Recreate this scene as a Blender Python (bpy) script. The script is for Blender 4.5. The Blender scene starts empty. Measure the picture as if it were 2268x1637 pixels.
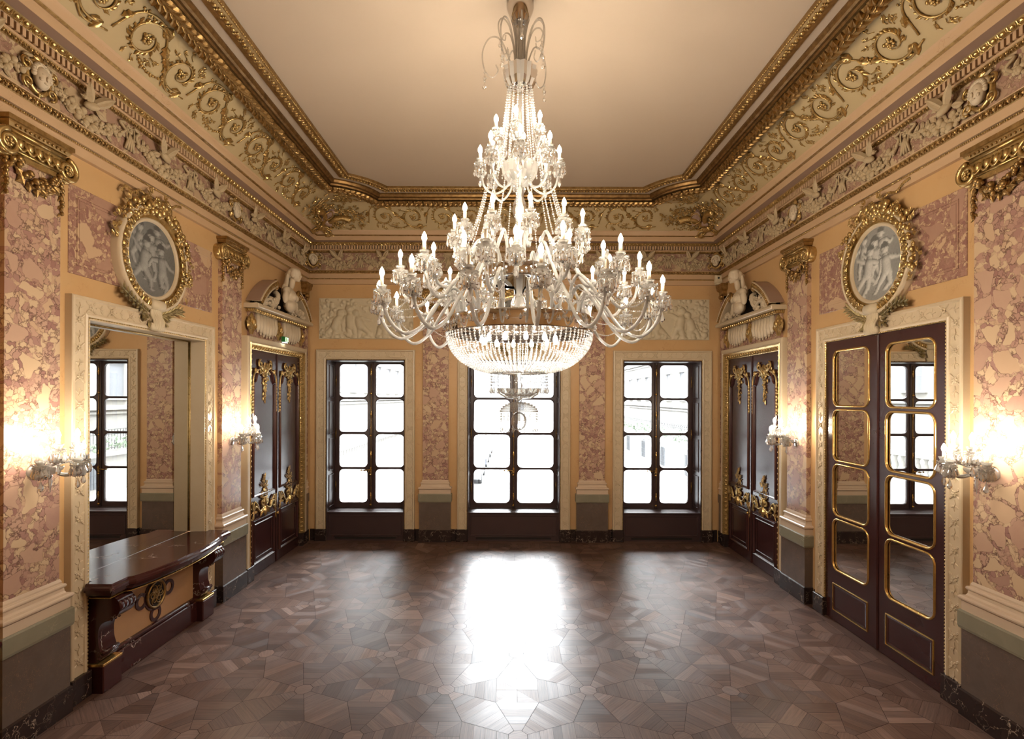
import bpy, math, random
import numpy as np
from mathutils import Matrix, Vector
PI = math.pi
C = bpy.context.scene.collection
SC = bpy.context.scene

# ------------------------------------------------------------------ room
XL, XR, YF, YB, XC = -4.30, 4.42, 10.74, -1.66, 0.06
ZC = 6.80                                  # flat ceiling
CASE_TOP, OPEN_TOP = 3.99, 3.78            # door and window casings

# ------------------------------------------------------------------ mesh helpers
class MB:
    def __init__(s): s.v = []; s.f = []; s.sm = []; s.n = 0; s.mi = []
    def add(s, vf, M=None, smooth=False, mi=0):
        V, F = vf
        V = np.asarray(V, dtype=float).reshape(-1, 3)
        if M is not None:
            A = np.array(M)
            V = V @ A[:3, :3].T + A[:3, 3]
        o = s.n
        s.v.append(V)
        s.f.extend([[i + o for i in f] for f in F])
        s.sm.extend([smooth] * len(F)); s.mi.extend([mi] * len(F))
        s.n += len(V)
        return s
    def build(s, name, mats, parent=None):
        me = bpy.data.meshes.new(name)
        V = np.concatenate(s.v) if s.v else np.zeros((0, 3))
        me.from_pydata(V.tolist(), [], s.f)
        if not isinstance(mats, (list, tuple)): mats = [mats]
        for m in mats: me.materials.append(m)
        me.polygons.foreach_set('use_smooth', s.sm)
        me.polygons.foreach_set('material_index', s.mi)
        me.update()
        o = bpy.data.objects.new(name, me); C.objects.link(o)
        if parent is not None: o.parent = parent
        return o

def T(x=0, y=0, z=0): return Matrix.Translation((x, y, z))
def R(a, ax='Z'): return Matrix.Rotation(a, 4, ax)
def S(x, y=None, z=None):
    if y is None: y = z = x
    return Matrix.Diagonal((x, y, z, 1))

def box(x0, x1, y0, y1, z0, z1):
    V = [(x0,y0,z0),(x1,y0,z0),(x1,y1,z0),(x0,y1,z0),(x0,y0,z1),(x1,y0,z1),(x1,y1,z1),(x0,y1,z1)]
    return V, [(0,3,2,1),(4,5,6,7),(0,1,5,4),(1,2,6,5),(2,3,7,6),(3,0,4,7)]

def bbox(x0, x1, y0, y1, z0, z1, b=0.006):
    """box with chamfered front (y1) edges"""
    V = [(x0,y0,z0),(x1,y0,z0),(x1,y0,z1),(x0,y0,z1),
         (x0,y1-b,z0),(x1,y1-b,z0),(x1,y1-b,z1),(x0,y1-b,z1),
         (x0+b,y1,z0+b),(x1-b,y1,z0+b),(x1-b,y1,z1-b),(x0+b,y1,z1-b)]
    F = [(0,1,2,3),(8,11,10,9)]
    for a in range(4):
        c = (a+1) % 4
        F += [(a,c,4+c,4+a),(4+a,4+c,8+c,8+a)]
    return V, F

def lathe(prof, n=24, flute=0.0, nf=0):
    V = []; F = []
    for r, z in prof:
        for k in range(n):
            a = 2*PI*k/n
            rr = r*(1+flute*math.cos(nf*a)) if nf else r
            V.append((rr*math.cos(a), rr*math.sin(a), z))
    for i in range(len(prof)-1):
        for k in range(n):
            k2 = (k+1) % n
            F.append((i*n+k, i*n+k2, (i+1)*n+k2, (i+1)*n+k))
    return V, F

def tube(path, rad, n=8, caps=True):
    P = [Vector(p) for p in path]
    m = len(P)
    if not hasattr(rad, '__len__'): rad = [rad]*m
    V = []; F = []
    up = None
    for i in range(m):
        t = (P[min(i+1, m-1)] - P[max(i-1, 0)])
        if t.length < 1e-9: t = Vector((0,0,1))
        t.normalize()
        if up is None:
            up = t.orthogonal().normalized()
        up = (up - t*up.dot(t))
        if up.length < 1e-6: up = t.orthogonal()
        up.normalize()
        s = t.cross(up)
        for k in range(n):
            a = 2*PI*k/n
            V.append(P[i] + (up*math.cos(a) + s*math.sin(a))*rad[i])
    for i in range(m-1):
        for k in range(n):
            k2 = (k+1) % n
            F.append((i*n+k, i*n+k2, (i+1)*n+k2, (i+1)*n+k))
    if caps:
        F.append(tuple(range(n-1, -1, -1))); F.append(tuple((m-1)*n+k for k in range(n)))
    return [tuple(v) for v in V], F

def smooth_path(pts, k=6):
    """Catmull-Rom through pts"""
    P = [np.array(p, float) for p in pts]
    P = [2*P[0]-P[1]] + P + [2*P[-1]-P[-2]]
    out = []
    for i in range(1, len(P)-2):
        for j in range(k):
            t = j/k
            out.append(0.5*((2*P[i]) + (-P[i-1]+P[i+1])*t + (2*P[i-1]-5*P[i]+4*P[i+1]-P[i+2])*t*t
                            + (-P[i-1]+3*P[i]-3*P[i+1]+P[i+2])*t**3))
    out.append(P[-2])
    return [tuple(p) for p in out]

def ball(r=1.0, seg=8, rings=6):
    prof = [(max(1e-4, r*math.sin(PI*i/rings)), -r*math.cos(PI*i/rings)) for i in range(rings+1)]
    return lathe(prof, seg)
SPH = ball(1, 8, 6); SPHL = ball(1, 6, 4); SPHH = ball(1, 16, 12)

def hexbead(r, h=None, n=6):
    h = h or r
    V = [(0,0,-h)] + [(r*math.cos(2*PI*k/n), r*math.sin(2*PI*k/n), 0) for k in range(n)] + [(0,0,h)]
    F = []
    for k in range(n):
        a, b = 1+k, 1+(k+1) % n
        F += [(0, b, a), (a, b, n+1)]
    return V, F

def drop(r, L, n=8):
    """cut tear-drop crystal hanging down from z=0"""
    prof = [(0.001,0),(r*.35,-L*.22),(r*.8,-L*.5),(r,-L*.68),(r*.72,-L*.88),(0.001,-L)]
    return lathe(prof, n)

def miter(path, prof, closed=False):
    """sweep prof [(offset, height)] along a 2D path with mitred corners; offset is to the LEFT of travel.
    returns V as (a, b, h)"""
    P = [np.array(p, float) for p in path]
    n = len(P); k = len(prof); V = []; F = []
    for i in range(n):
        if closed or 0 < i < n-1:
            d1 = P[i]-P[i-1]; d2 = P[(i+1) % n]-P[i]
        elif i == 0: d1 = d2 = P[1]-P[0]
        else: d1 = d2 = P[-1]-P[-2]
        d1 = d1/np.linalg.norm(d1); d2 = d2/np.linalg.norm(d2)
        n1 = np.array((-d1[1], d1[0])); n2 = np.array((-d2[1], d2[0]))
        m = n1+n2; m = m/max(1e-6, (m@n1))
        for o, h in prof:
            q = P[i]+m*o
            V.append((q[0], q[1], h))
    for i in range(n if closed else n-1):
        j = (i+1) % n
        for a in range(k-1):
            F.append((i*k+a, j*k+a, j*k+a+1, i*k+a+1))
    if not closed and k > 2:
        F.append(tuple(range(k))); F.append(tuple((n-1)*k+a for a in range(k-1, -1, -1)))
    return V, F
def xz(vf):
    """(a,b,h) -> (x=a, y=h, z=b): a path drawn on a wall, height = out of the wall"""
    V, F = vf
    return [(a, h, b) for a, b, h in V], F

def rrect(x0, x1, z0, z1, r, seg=4):
    P = []
    for cx, cz, a0 in ((x1-r, z0+r, -PI/2), (x1-r, z1-r, 0), (x0+r, z1-r, PI/2), (x0+r, z0+r, PI)):
        for i in range(seg+1):
            a = a0+PI/2*i/seg
            P.append((cx+r*math.cos(a), cz+r*math.sin(a)))
    return P

def plate_hole(x0, x1, z0, z1, hole, y0, y1, seg=4):
    """plate between y0 and y1 (front) with one rounded rectangular hole (hx0,hx1,hz0,hz1,r)"""
    hx0, hx1, hz0, hz1, r = hole
    inn = rrect(hx0, hx1, hz0, hz1, r, seg)
    out = []
    corners = [(x1, z0), (x1, z1), (x0, z1), (x0, z0)]
    firsts = [(hx1-r, z0), (x1, hz1-r), (hx0+r, z1), (x0, hz0+r)]
    lasts = [(x1, hz0+r), (hx1-r, z1), (x0, hz1-r), (hx0+r, z0)]
    for c in range(4):
        for i in range(seg+1):
            t = i/seg
            if t <= .5:
                a, b, q = firsts[c], corners[c], t*2
            else:
                a, b, q = corners[c], lasts[c], t*2-1
            out.append((a[0]+(b[0]-a[0])*q, a[1]+(b[1]-a[1])*q))
    n = len(inn); V = []; F = []
    for y in (y0, y1):
        V += [(p[0], y, p[1]) for p in out] + [(p[0], y, p[1]) for p in inn]
    for i in range(n):
        j = (i+1) % n
        F += [(i, n+i, n+j, j), (2*n+i, 2*n+j, 3*n+j, 3*n+i), (n+i, 3*n+i, 3*n+j, n+j), (i, j, 2*n+j, 2*n+i)]
    return V, F

def poly_prism(pts, y0, y1):
    n = len(pts)
    V = [(p[0], y0, p[1]) for p in pts]+[(p[0], y1, p[1]) for p in pts]
    F = [tuple(range(n)), tuple(range(2*n-1, n-1, -1))]
    F += [(i, n+i, n+(i+1) % n, (i+1) % n) for i in range(n)]
    return V, F

def leaf(L, W, H=None, n=5, lobes=0):
    """raised leaf lying on the y=0 wall plane, pointing +z; H = ridge height"""
    H = H or W*.35
    V = []; F = []
    for i in range(n+1):
        t = i/n
        w = W*.5*math.sin(PI*min(1, t*.93+.07))**.8
        if lobes: w *= 1+.28*math.cos(lobes*2*PI*t)
        h = H*(.35+.65*math.sin(PI*t))
        V += [(-w, 0, t*L), (-w*.45, h*.75, t*L), (0, h*.55, t*L), (w*.45, h*.75, t*L), (w, 0, t*L)]
    for i in range(n):
        for a in range(4):
            F.append((i*5+a, i*5+a+1, i*5+6+a, i*5+5+a))
    return V, F

def flower(mb, M, r, petals=6, smooth=True):
    mb.add(SPHL, M @ T(0, r*.3, 0) @ S(r*.3), smooth)
    for k in range(petals):
        a = 2*PI*k/petals
        mb.add(SPHL, M @ R(a, 'Y') @ T(r*.6, r*.12, 0) @ S(r*.42, r*.22, r*.32), smooth)

def spiral_pts(cx, cz, r0, r1, a0, turns, n=22, y=0.02):
    out = []
    for i in range(n+1):
        t = i/n
        r = r0+(r1-r0)*t; a = a0+turns*2*PI*t
        out.append((cx+r*math.cos(a), y, cz+r*math.sin(a)))
    return out

# ------------------------------------------------------------------ object helpers
def tag(o, label=None, cat=None, group=None, kind=None):
    if label: o['label'] = label
    if cat: o['category'] = cat
    if group: o['group'] = group
    if kind: o['kind'] = kind
    return o
def thing(name, label, cat, loc=(0,0,0), rz=0, group=None, kind=None):
    o = bpy.data.objects.new(name, None); C.objects.link(o)
    o.empty_display_size = .1
    o.location = loc; o.rotation_euler = (0, 0, rz)
    return tag(o, label, cat, group, kind)
def kids(o): return [c for c in bpy.data.objects if c.parent == o]
def copy_tree(o, parent=None, tree=None):
    if tree is None:
        tree = {}
        for c in bpy.data.objects:
            if c.parent: tree.setdefault(c.parent.name, []).append(c)
    c = o.copy(); C.objects.link(c)
    if parent is not None: c.parent = parent
    for ch in tree.get(o.name, []): copy_tree(ch, c, tree)
    return c
# wall frames: local x along the wall, local y out of the wall, z up
def wall_at(w, u, z=0, p=0):
    if w == 'L': return (XL+p, u, z), -PI/2
    if w == 'R': return (XR-p, u, z), PI/2
    return (u, YF-p, z), PI
def wmat(w, u, z=0, p=0):
    l, r = wall_at(w, u, z, p)
    return Matrix.Translation(l) @ R(r)

# ------------------------------------------------------------------ materials
class NT:
    def __init__(s, name):
        s.m = bpy.data.materials.new(name); s.m.use_nodes = True
        s.t = s.m.node_tree; s.t.nodes.clear()
        s.out = s.t.nodes.new('ShaderNodeOutputMaterial')
    def n(s, typ, ins=None, **kw):
        nd = s.t.nodes.new('ShaderNode'+typ)
        for k, v in kw.items(): setattr(nd, k, v)
        for k, v in (ins or {}).items():
            sk = nd.inputs[k]
            if isinstance(v, bpy.types.NodeSocket): s.t.links.new(v, sk)
            else:
                if isinstance(v, tuple) and len(v) == 3 and sk.type == 'RGBA': v = (*v, 1.0)
                sk.default_value = v
        return nd
    def pos(s): return s.n('NewGeometry').outputs['Position']
    def math(s, op, a, b=0.0, c=0.0, clamp=False):
        nd = s.n('Math', {0: a, 1: b, 2: c}, operation=op); nd.use_clamp = clamp
        return nd.outputs[0]
    def mix(s, f, a, b, mode='MIX'):
        nd = s.n('MixRGB', {0: f, 1: a, 2: b}, blend_type=mode)
        return nd.outputs[0]
    def ramp(s, f, stops, interp='LINEAR'):
        nd = s.n('ValToRGB', {0: f}); r = nd.color_ramp; r.interpolation = interp
        while len(r.elements) < len(stops): r.elements.new(.5)
        for e, (p, c) in zip(r.elements, stops):
            e.position = p; e.color = (*c, 1) if len(c) == 3 else c
        return nd.outputs[0]
    def noise(s, vec, scale, detail=3, rough=.5, dist=0.0):
        nd = s.n('TexNoise', {'Vector': vec, 'Scale': scale, 'Detail': detail, 'Roughness': rough, 'Distortion': dist})
        return nd
    def bsdf(s, **ins):
        nd = s.n('BsdfPrincipled')
        for k, v in ins.items():
            k = k.replace('_', ' ')
            sk = nd.inputs[k]
            if isinstance(v, bpy.types.NodeSocket): s.t.links.new(v, sk)
            else: sk.default_value = v
        s.t.links.new(nd.outputs[0], s.out.inputs[0])
        return nd
def col(*c): return (*c, 1.0)
def srgb(r, g, b):
    f = lambda c: (c/255/12.92) if c/255 <= .04045 else ((c/255+.055)/1.055)**2.4
    return (f(r), f(g), f(b), 1.0)

def mat_simple(name, c, rough=.5, metal=0.0, var=.08, scale=6.0, spec=.5, bump=0.0):
    t = NT(name)
    n = t.noise(t.pos(), scale, 4, .6)
    d = tuple(max(0, x*(1-var)) for x in c[:3]) + (1,)
    l = tuple(min(1, x*(1+var)) for x in c[:3]) + (1,)
    cc = t.mix(n.outputs[0], d, l)
    kw = dict(Base_Color=cc, Roughness=rough, Metallic=metal)
    b = t.bsdf(**kw)
    b.inputs['Specular IOR Level'].default_value = spec
    if bump:
        nb = t.noise(t.pos(), scale*8, 3, .6)
        bp = t.n('Bump', {'Height': nb.outputs[0], 'Strength': bump, 'Distance': .01})
        t.t.links.new(bp.outputs[0], b.inputs['Normal'])
    return t.m

def mat_breccia(name, creams, pinks, mauves, vein, seed=0.0, s1=5.2, s2=17.0, rough=.22):
    t = NT(name)
    p = t.n('VectorMath', {0: t.pos(), 1: (seed, seed*.7, seed*1.3)}, operation='ADD').outputs[0]
    nz = t.noise(p, 5.0, 3, .55)
    off = t.n('VectorMath', {0: nz.outputs['Color'], 1: (.5, .5, .5)}, operation='SUBTRACT').outputs[0]
    off = t.n('VectorMath', {0: off, 'Scale': .16}, operation='SCALE').outputs[0]
    q = t.n('VectorMath', {0: p, 1: off}, operation='ADD').outputs[0]
    nz2 = t.noise(p, 22.0, 2, .6)
    off2 = t.n('VectorMath', {0: nz2.outputs['Color'], 1: (.5, .5, .5)}, operation='SUBTRACT').outputs[0]
    off2 = t.n('VectorMath', {0: off2, 'Scale': .075}, operation='SCALE').outputs[0]
    q2 = t.n('VectorMath', {0: q, 1: off2}, operation='ADD').outputs[0]
    v1 = t.n('TexVoronoi', {'Vector': q, 'Scale': s1, 'Randomness': 1.0})
    e1 = t.n('TexVoronoi', {'Vector': q, 'Scale': s1, 'Randomness': 1.0}, feature='DISTANCE_TO_EDGE')
    v2 = t.n('TexVoronoi', {'Vector': q2, 'Scale': s2, 'Randomness': 1.0})
    e2 = t.n('TexVoronoi', {'Vector': q2, 'Scale': s2, 'Randomness': 1.0}, feature='DISTANCE_TO_EDGE')
    s1c = t.n('SeparateColor', {0: v1.outputs['Color']}); s2c = t.n('SeparateColor', {0: v2.outputs['Color']})
    big = t.ramp(s1c.outputs[1], [(0, creams[0]), (.38, creams[1]), (.5, pinks[0]), (.74, pinks[1]), (.9, mauves[0])], 'CONSTANT')
    small = t.ramp(s2c.outputs[0], [(0, creams[0]), (.25, pinks[0]), (.5, creams[1]), (.62, pinks[1]), (.82, mauves[0]), (.93, mauves[1])], 'CONSTANT')
    vn = t.noise(p, 9.0, 2, .5)
    vein_f = t.math('SUBTRACT', 1.0, t.math('MULTIPLY', e2.outputs['Distance'], 9.0), clamp=True)
    vein_f = t.math('MULTIPLY', vein_f, t.math('MULTIPLY_ADD', vn.outputs[0], 3.4, -1.0, clamp=True), clamp=True)
    small = t.mix(vein_f, small, vein)
    # big clasts: where the cell's own number is high and away from its edge
    bm = t.math('MULTIPLY_ADD', s1c.outputs[0], 1.0, -.42)
    de = t.math('SUBTRACT', e1.outputs['Distance'], t.math('MULTIPLY_ADD', s1c.outputs[2], .13, .045))
    inside = t.math('MULTIPLY', de, 60.0, clamp=True)
    bmask = t.math('MULTIPLY', inside, t.math('MULTIPLY', bm, 400.0, clamp=True), clamp=True)
    bn = t.noise(p, 12.0, 4, .6)
    big = t.mix(t.math('MULTIPLY', bn.outputs[0], .35), big, creams[0])
    c = t.mix(bmask, small, big)
    rim = t.math('SUBTRACT', 1.0, t.math('MULTIPLY', t.math('ABSOLUTE', de), 42.0), clamp=True)
    rim = t.math('MULTIPLY', t.math('MULTIPLY', rim, t.math('MULTIPLY', bm, 400.0, clamp=True), clamp=True), t.math('MULTIPLY_ADD', vn.outputs[0], 2.6, -.8, clamp=True), clamp=True)
    c = t.mix(t.math('MULTIPLY', rim, .8), c, vein)
    t.bsdf(Base_Color=c, Roughness=rough)
    return t.m

def mat_veined(name, base, base2, vein, scale=3.0, width=.02, amount=1.0, rough=.2, bias=-2.1):
    t = NT(name)
    p = t.pos()
    n0 = t.noise(p, scale, 5, .6, .6)
    b = t.mix(n0.outputs[0], base, base2)
    nz = t.noise(p, scale*1.1, 4, .6)
    off = t.n('VectorMath', {0: nz.outputs['Color'], 'Scale': .55}, operation='SCALE').outputs[0]
    q = t.n('VectorMath', {0: p, 1: off}, operation='ADD').outputs[0]
    e = t.n('TexVoronoi', {'Vector': q, 'Scale': scale}, feature='DISTANCE_TO_EDGE')
    v = t.math('SUBTRACT', 1.0, t.math('DIVIDE', e.outputs['Distance'], width), clamp=True)
    m = t.noise(p, scale*.8, 2, .5)
    mask = t.math('MULTIPLY_ADD', m.outputs[0], 4.0, bias, clamp=True)
    v = t.math('MULTIPLY', v, t.math('MULTIPLY', mask, amount), clamp=True)
    c = t.mix(v, b, vein)
    t.bsdf(Base_Color=c, Roughness=rough)
    return t.m

def mat_gold(name, c=(.74, .54, .24), c2=(.42, .275, .10), rough=.28):
    t = NT(name)
    n = t.noise(t.pos(), 14, 4, .65)
    f = t.math('MULTIPLY_ADD', n.outputs[0], 2.4, -.8, clamp=True)
    cc = t.mix(f, col(*c2), col(*c))
    r = t.math('MULTIPLY_ADD', n.outputs[0], -.2, rough+.12)
    t.bsdf(Base_Color=cc, Roughness=r, Metallic=.85)
    return t.m

def mat_floor():
    t = NT('oak_parquet')
    uv = t.n('UVMap', uv_map='grain').outputs[0]
    at = t.n('Attribute', attribute_name='tone')
    sep = t.n('SeparateColor', {0: at.outputs['Color']})
    mp = t.n('Mapping', {'Vector': uv, 'Scale': (2.2, 46.0, 1.0)})
    g = t.noise(mp.outputs[0], 1.6, 6, .62, .3)
    mp2 = t.n('Mapping', {'Vector': uv, 'Scale': (5.0, 190.0, 1.0)})
    g2 = t.noise(mp2.outputs[0], 1.0, 2, .5)
    c = t.ramp(sep.outputs[0], [(0, (.062, .031, .022)), (.35, (.104, .056, .040)), (.7, (.152, .088, .065)), (1, (.24, .150, .115))])
    gg = t.math('MULTIPLY_ADD', g.outputs[0], 1.5, .25)
    c = t.mix(1.0, c, t.n('CombineColor', {0: gg, 1: gg, 2: gg}).outputs[0], 'MULTIPLY')
    gf = t.math('MULTIPLY_ADD', g2.outputs[0], .9, .55)
    c = t.mix(.6, c, t.n('CombineColor', {0: gf, 1: gf, 2: gf}).outputs[0], 'MULTIPLY')
    big = t.noise(t.pos(), .7, 3, .5)
    r = t.math('MULTIPLY_ADD', sep.outputs[1], .13, .30)
    r = t.math('ADD', r, t.math('MULTIPLY', big.outputs[0], .07))
    b = t.bsdf(Base_Color=c, Roughness=r)
    b.inputs['IOR'].default_value = 1.5
    bp = t.n('Bump', {'Height': g2.outputs[0], 'Strength': .06, 'Distance': .004})
    t.t.links.new(bp.outputs[0], b.inputs['Normal'])
    return t.m

def mat_crystal(name, white=.35, alpha=.45, tint=(1, .985, .96), blend=.42, trans=.65):
    """lead crystal: clear body, sharp reflections"""
    t = NT(name)
    tr = t.n('BsdfTransparent', {'Color': (.96, .96, .95, 1)})
    gl = t.n('BsdfGlossy', {'Color': (1, .98, .95, 1), 'Roughness': .04})
    df = t.n('BsdfTranslucent', {'Color': (*tint, 1)})
    d2 = t.n('BsdfDiffuse', {'Color': (*tint, 1)})
    dm = t.n('MixShader', {0: trans, 1: d2.outputs[0], 2: df.outputs[0]})
    a = t.n('MixShader', {0: white, 1: tr.outputs[0], 2: dm.outputs[0]})
    lw = t.n('LayerWeight', {'Blend': blend})
    f = t.math('MULTIPLY_ADD', lw.outputs['Fresnel'], .8, alpha*.45, clamp=True)
    m = t.n('MixShader', {0: f, 1: a.outputs[0], 2: gl.outputs[0]})
    t.t.links.new(m.outputs[0], t.out.inputs[0])
    return t.m

def mat_pane(name):
    t = NT(name)
    tr = t.n('BsdfTransparent', {'Color': (.97, .98, .98, 1)})
    gl = t.n('BsdfGlossy', {'Color': (1, 1, 1, 1), 'Roughness': .01})
    fr = t.n('Fresnel', {'IOR': 1.45})
    m = t.n('MixShader', {0: fr.outputs[0], 1: tr.outputs[0], 2: gl.outputs[0]})
    t.t.links.new(m.outputs[0], t.out.inputs[0])
    return t.m

def mat_emit(name, c, s):
    t = NT(name)
    e = t.n('Emission', {'Color': (*c, 1), 'Strength': s})
    t.t.links.new(e.outputs[0], t.out.inputs[0])
    return t.m

def mat_vcol(name, rough=.6):
    t = NT(name)
    at = t.n('Attribute', attribute_name='paint')
    n = t.noise(t.pos(), 40, 3, .6)
    f = t.math('MULTIPLY_ADD', n.outputs[0], .5, .75)
    c = t.mix(1.0, at.outputs['Color'], t.n('CombineColor', {0: f, 1: f, 2: f}).outputs[0], 'MULTIPLY')
    t.bsdf(Base_Color=c, Roughness=rough)
    return t.m

def al(r, g, b): return tuple(x*.74 for x in srgb(r, g, b)[:3])+(1.0,)
M = {}
M['pink'] = mat_breccia('pink_breccia_marble', [al(230,199,164)[:3], al(221,186,154)[:3]], [al(212,173,151)[:3], al(202,160,142)[:3]],
                        [al(188,145,133)[:3], al(176,132,122)[:3]], al(122,92,80), 0.0)
M['rose'] = mat_breccia('rose_breccia_marble', [al(222,188,156)[:3], al(210,172,144)[:3]], [al(196,154,136)[:3], al(184,140,126)[:3]],
                        [al(168,124,114)[:3], al(156,112,104)[:3]], al(112,82,72), 3.7)
M['panel'] = mat_breccia('mauve_breccia_marble', [al(224,189,154)[:3], al(212,175,144)[:3]], [al(188,145,128)[:3], al(178,134,120)[:3]],
                         [al(172,128,116)[:3], al(164,120,110)[:3]], al(160,123,104), 8.3, 3.0, 26.0)
M['frieze'] = mat_breccia('pale_frieze_marble', [al(222,195,158)[:3], al(212,181,146)[:3]], [al(196,160,136)[:3], al(188,150,130)[:3]],
                         [al(180,140,122)[:3], al(172,132,116)[:3]], al(150,118,98), 5.1, 5.0, 20.0)
M['orange'] = mat_veined('honey_marble', al(226,180,124), al(233,192,140), al(190,138,88), 4.0, .03, .7, .3)
M['cream'] = mat_veined('cream_marble', al(226,202,166), al(236,216,184), al(190,158,116), 5.0, .012, .7, .35)
M['blush'] = mat_veined('blush_marble', al(222,184,142), al(230,194,156), al(180,132,94), 3.0, .008, .8, .3)
M['lilac'] = mat_veined('lilac_marble', al(176,146,130), al(190,158,138), al(150,116,104), 3.0, .01, .6, .35)
M['base_stone'] = mat_veined('pale_base_stone', al(232,206,178), al(238,214,188), al(214,180,148), 4.0, .01, .5, .25)
M['green'] = mat_veined('green_grey_marble', srgb(124,120,102), srgb(146,140,120), srgb(178,170,148), 3.0, .022, .8, .25, -1.8)
M['brown'] = mat_veined('brown_grey_marble', srgb(88,76,70), srgb(110,96,88), srgb(150,116,92), 7.0, .022, .8, .22, -1.7)
M['black'] = mat_veined('black_marble', srgb(38,28,28), srgb(54,42,40), srgb(196,176,156), 4.5, .018, 1.0, .18, -1.6)
M['mantel'] = mat_veined('dark_red_marble', srgb(52,24,24), srgb(70,34,32), srgb(206,190,178), 3.6, .030, 1.4, .14)
M['cove'] = mat_simple('cove_plaster', al(214,190,144), .6, 0, .05, 3)
M['stucco'] = mat_simple('relief_stucco', al(226,206,172), .6, 0, .10, 9)
M['statue'] = mat_simple('white_statuary', al(234,214,184), .5, 0, .06, 9)
M['relief'] = mat_simple('cream_relief_stone', al(228,212,180), .6, 0, .10, 12)
M['grey_relief'] = mat_simple('grey_cream_stone', al(208,184,146), .6, 0, .12, 16)
M['plaster'] = mat_simple('ceiling_plaster', al(214,194,172), .7, 0, .03, .8)
M['strip'] = mat_simple('ceiling_strip_paint', al(224,206,186), .6, 0, .03, 1.2)
M['gold'] = mat_gold('gilding')
M['gold2'] = mat_gold('bronze_gilding', (.50, .325, .13), (.25, .145, .05), .36)
M['laurel'] = mat_gold('green_gilding', (.50, .40, .20), (.26, .20, .09), .4)
M['bronze'] = mat_gold('shade_darkened_bronze', (.34, .20, .075), (.17, .09, .03), .42)  # frame bands and garland bed: bronze darkened to suggest shadows between the leaves
M['brass'] = mat_gold('polished_brass', (.78, .52, .18), (.55, .33, .10), .22)
M['wood'] = mat_simple('dark_mahogany', srgb(58,32,32), .22, 0, .18, 3, .5)
M['wood2'] = mat_simple('brown_painted_wood', srgb(64,48,48), .32, 0, .12, 3, .5)
M['woodtrim'] = mat_simple('mahogany_moulding', srgb(92,56,44), .25, 0, .15, 6, .5)
M['tan'] = mat_simple('tan_stone', al(206,158,112), .5, 0, .07, 7)
M['floor'] = mat_floor()
M['gap'] = mat_simple('parquet_joint', srgb(34,20,16), .8, 0, .1, 5)
M['chrome'] = mat_simple('chrome', (.72, .68, .64, 1), .06, 1.0, .03, 4)
M['mirror'] = mat_simple('mirror_silver', (.80, .80, .78, 1), .0, 1.0, .0, 1)
M['crystal'] = mat_crystal('cut_crystal', .58, .26, blend=.35, trans=.8)
M['bead'] = mat_crystal('crystal_beads', .74, .2, blend=.35)
M['clear'] = mat_crystal('clear_glass_tube', .22, .05, blend=.3)
M['rope'] = mat_crystal('twisted_glass', .95, .05, blend=.25)
M['lowcrystal'] = mat_crystal('pale_cut_crystal', .14, .1, blend=.25)
M['pan'] = mat_crystal('pressed_glass_pan', .34, .12, blend=.3, trans=.7)
M['pane'] = mat_pane('window_glass')
M['wax'] = mat_simple('candle_sleeve', srgb(240,228,204), .5, 0, .03, 5)
M['bulb'] = mat_emit('lit_bulb', (1.0, .86, .67), 340.0)
M['bulb_in'] = mat_emit('lit_bowl_bulb', (1.0, .90, .76), 800.0)
M['bulb_off'] = mat_crystal('unlit_bulb', .3, .2)
M['paint'] = mat_vcol('grisaille_paint')
M['sign_green'] = mat_simple('sign_green', srgb(30,110,50), .4, 0, .02, 5)
M['sign_lit'] = mat_emit('sign_lit', (.62, .95, .45), 3.0)
M['sign_lamp'] = mat_emit('sign_lamp', (.95, 1.0, .85), 14.0)
M['ivory'] = mat_simple('ivory_plastic', srgb(222,206,176), .45, 0, .03, 5)
M['dark'] = mat_simple('dark_brown_fill', srgb(26,18,16), .7, 0, .1, 5)  # near-black brown fill, also the painted darkness of the air slots
M['facade'] = mat_simple('pale_limestone', srgb(126,124,120), .8, 0, .06, 1.5)
M['facade_dark'] = mat_simple('grey_window_glass', srgb(84,86,90), .5, 0, .1, 1.5)  # even slate grey for panes, arched openings and car lamps
M['iron'] = mat_simple('wrought_iron', srgb(40,42,44), .5, 0, .1, 5)
M['hedge'] = mat_simple('hedge_leaves', srgb(104,116,100), .7, 0, .3, 14)
M['road'] = mat_simple('pale_road', srgb(140,140,140), .9, 0, .06, 2)
M['car_silver'] = mat_simple('silver_car_paint', srgb(150,152,156), .25, .3, .03, 2)
M['car_dark'] = mat_simple('dark_car_paint', srgb(70,72,78), .25, .3, .03, 2)
M['tyre'] = mat_simple('tyre_rubber', srgb(30,30,30), .8, 0, .05, 5)
# ------------------------------------------------------------------ shell
def wu(w, vf):
    """(u, p, z) -> world for a wall"""
    V, F = vf
    V = np.asarray(V, float); O = np.empty_like(V)
    if w == 'L': O[:, 0] = XL+V[:, 1]; O[:, 1] = V[:, 0]
    elif w == 'R': O[:, 0] = XR-V[:, 1]; O[:, 1] = V[:, 0]
    else: O[:, 0] = V[:, 0]; O[:, 1] = YF-V[:, 1]
    O[:, 2] = V[:, 2]
    return O, F

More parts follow.
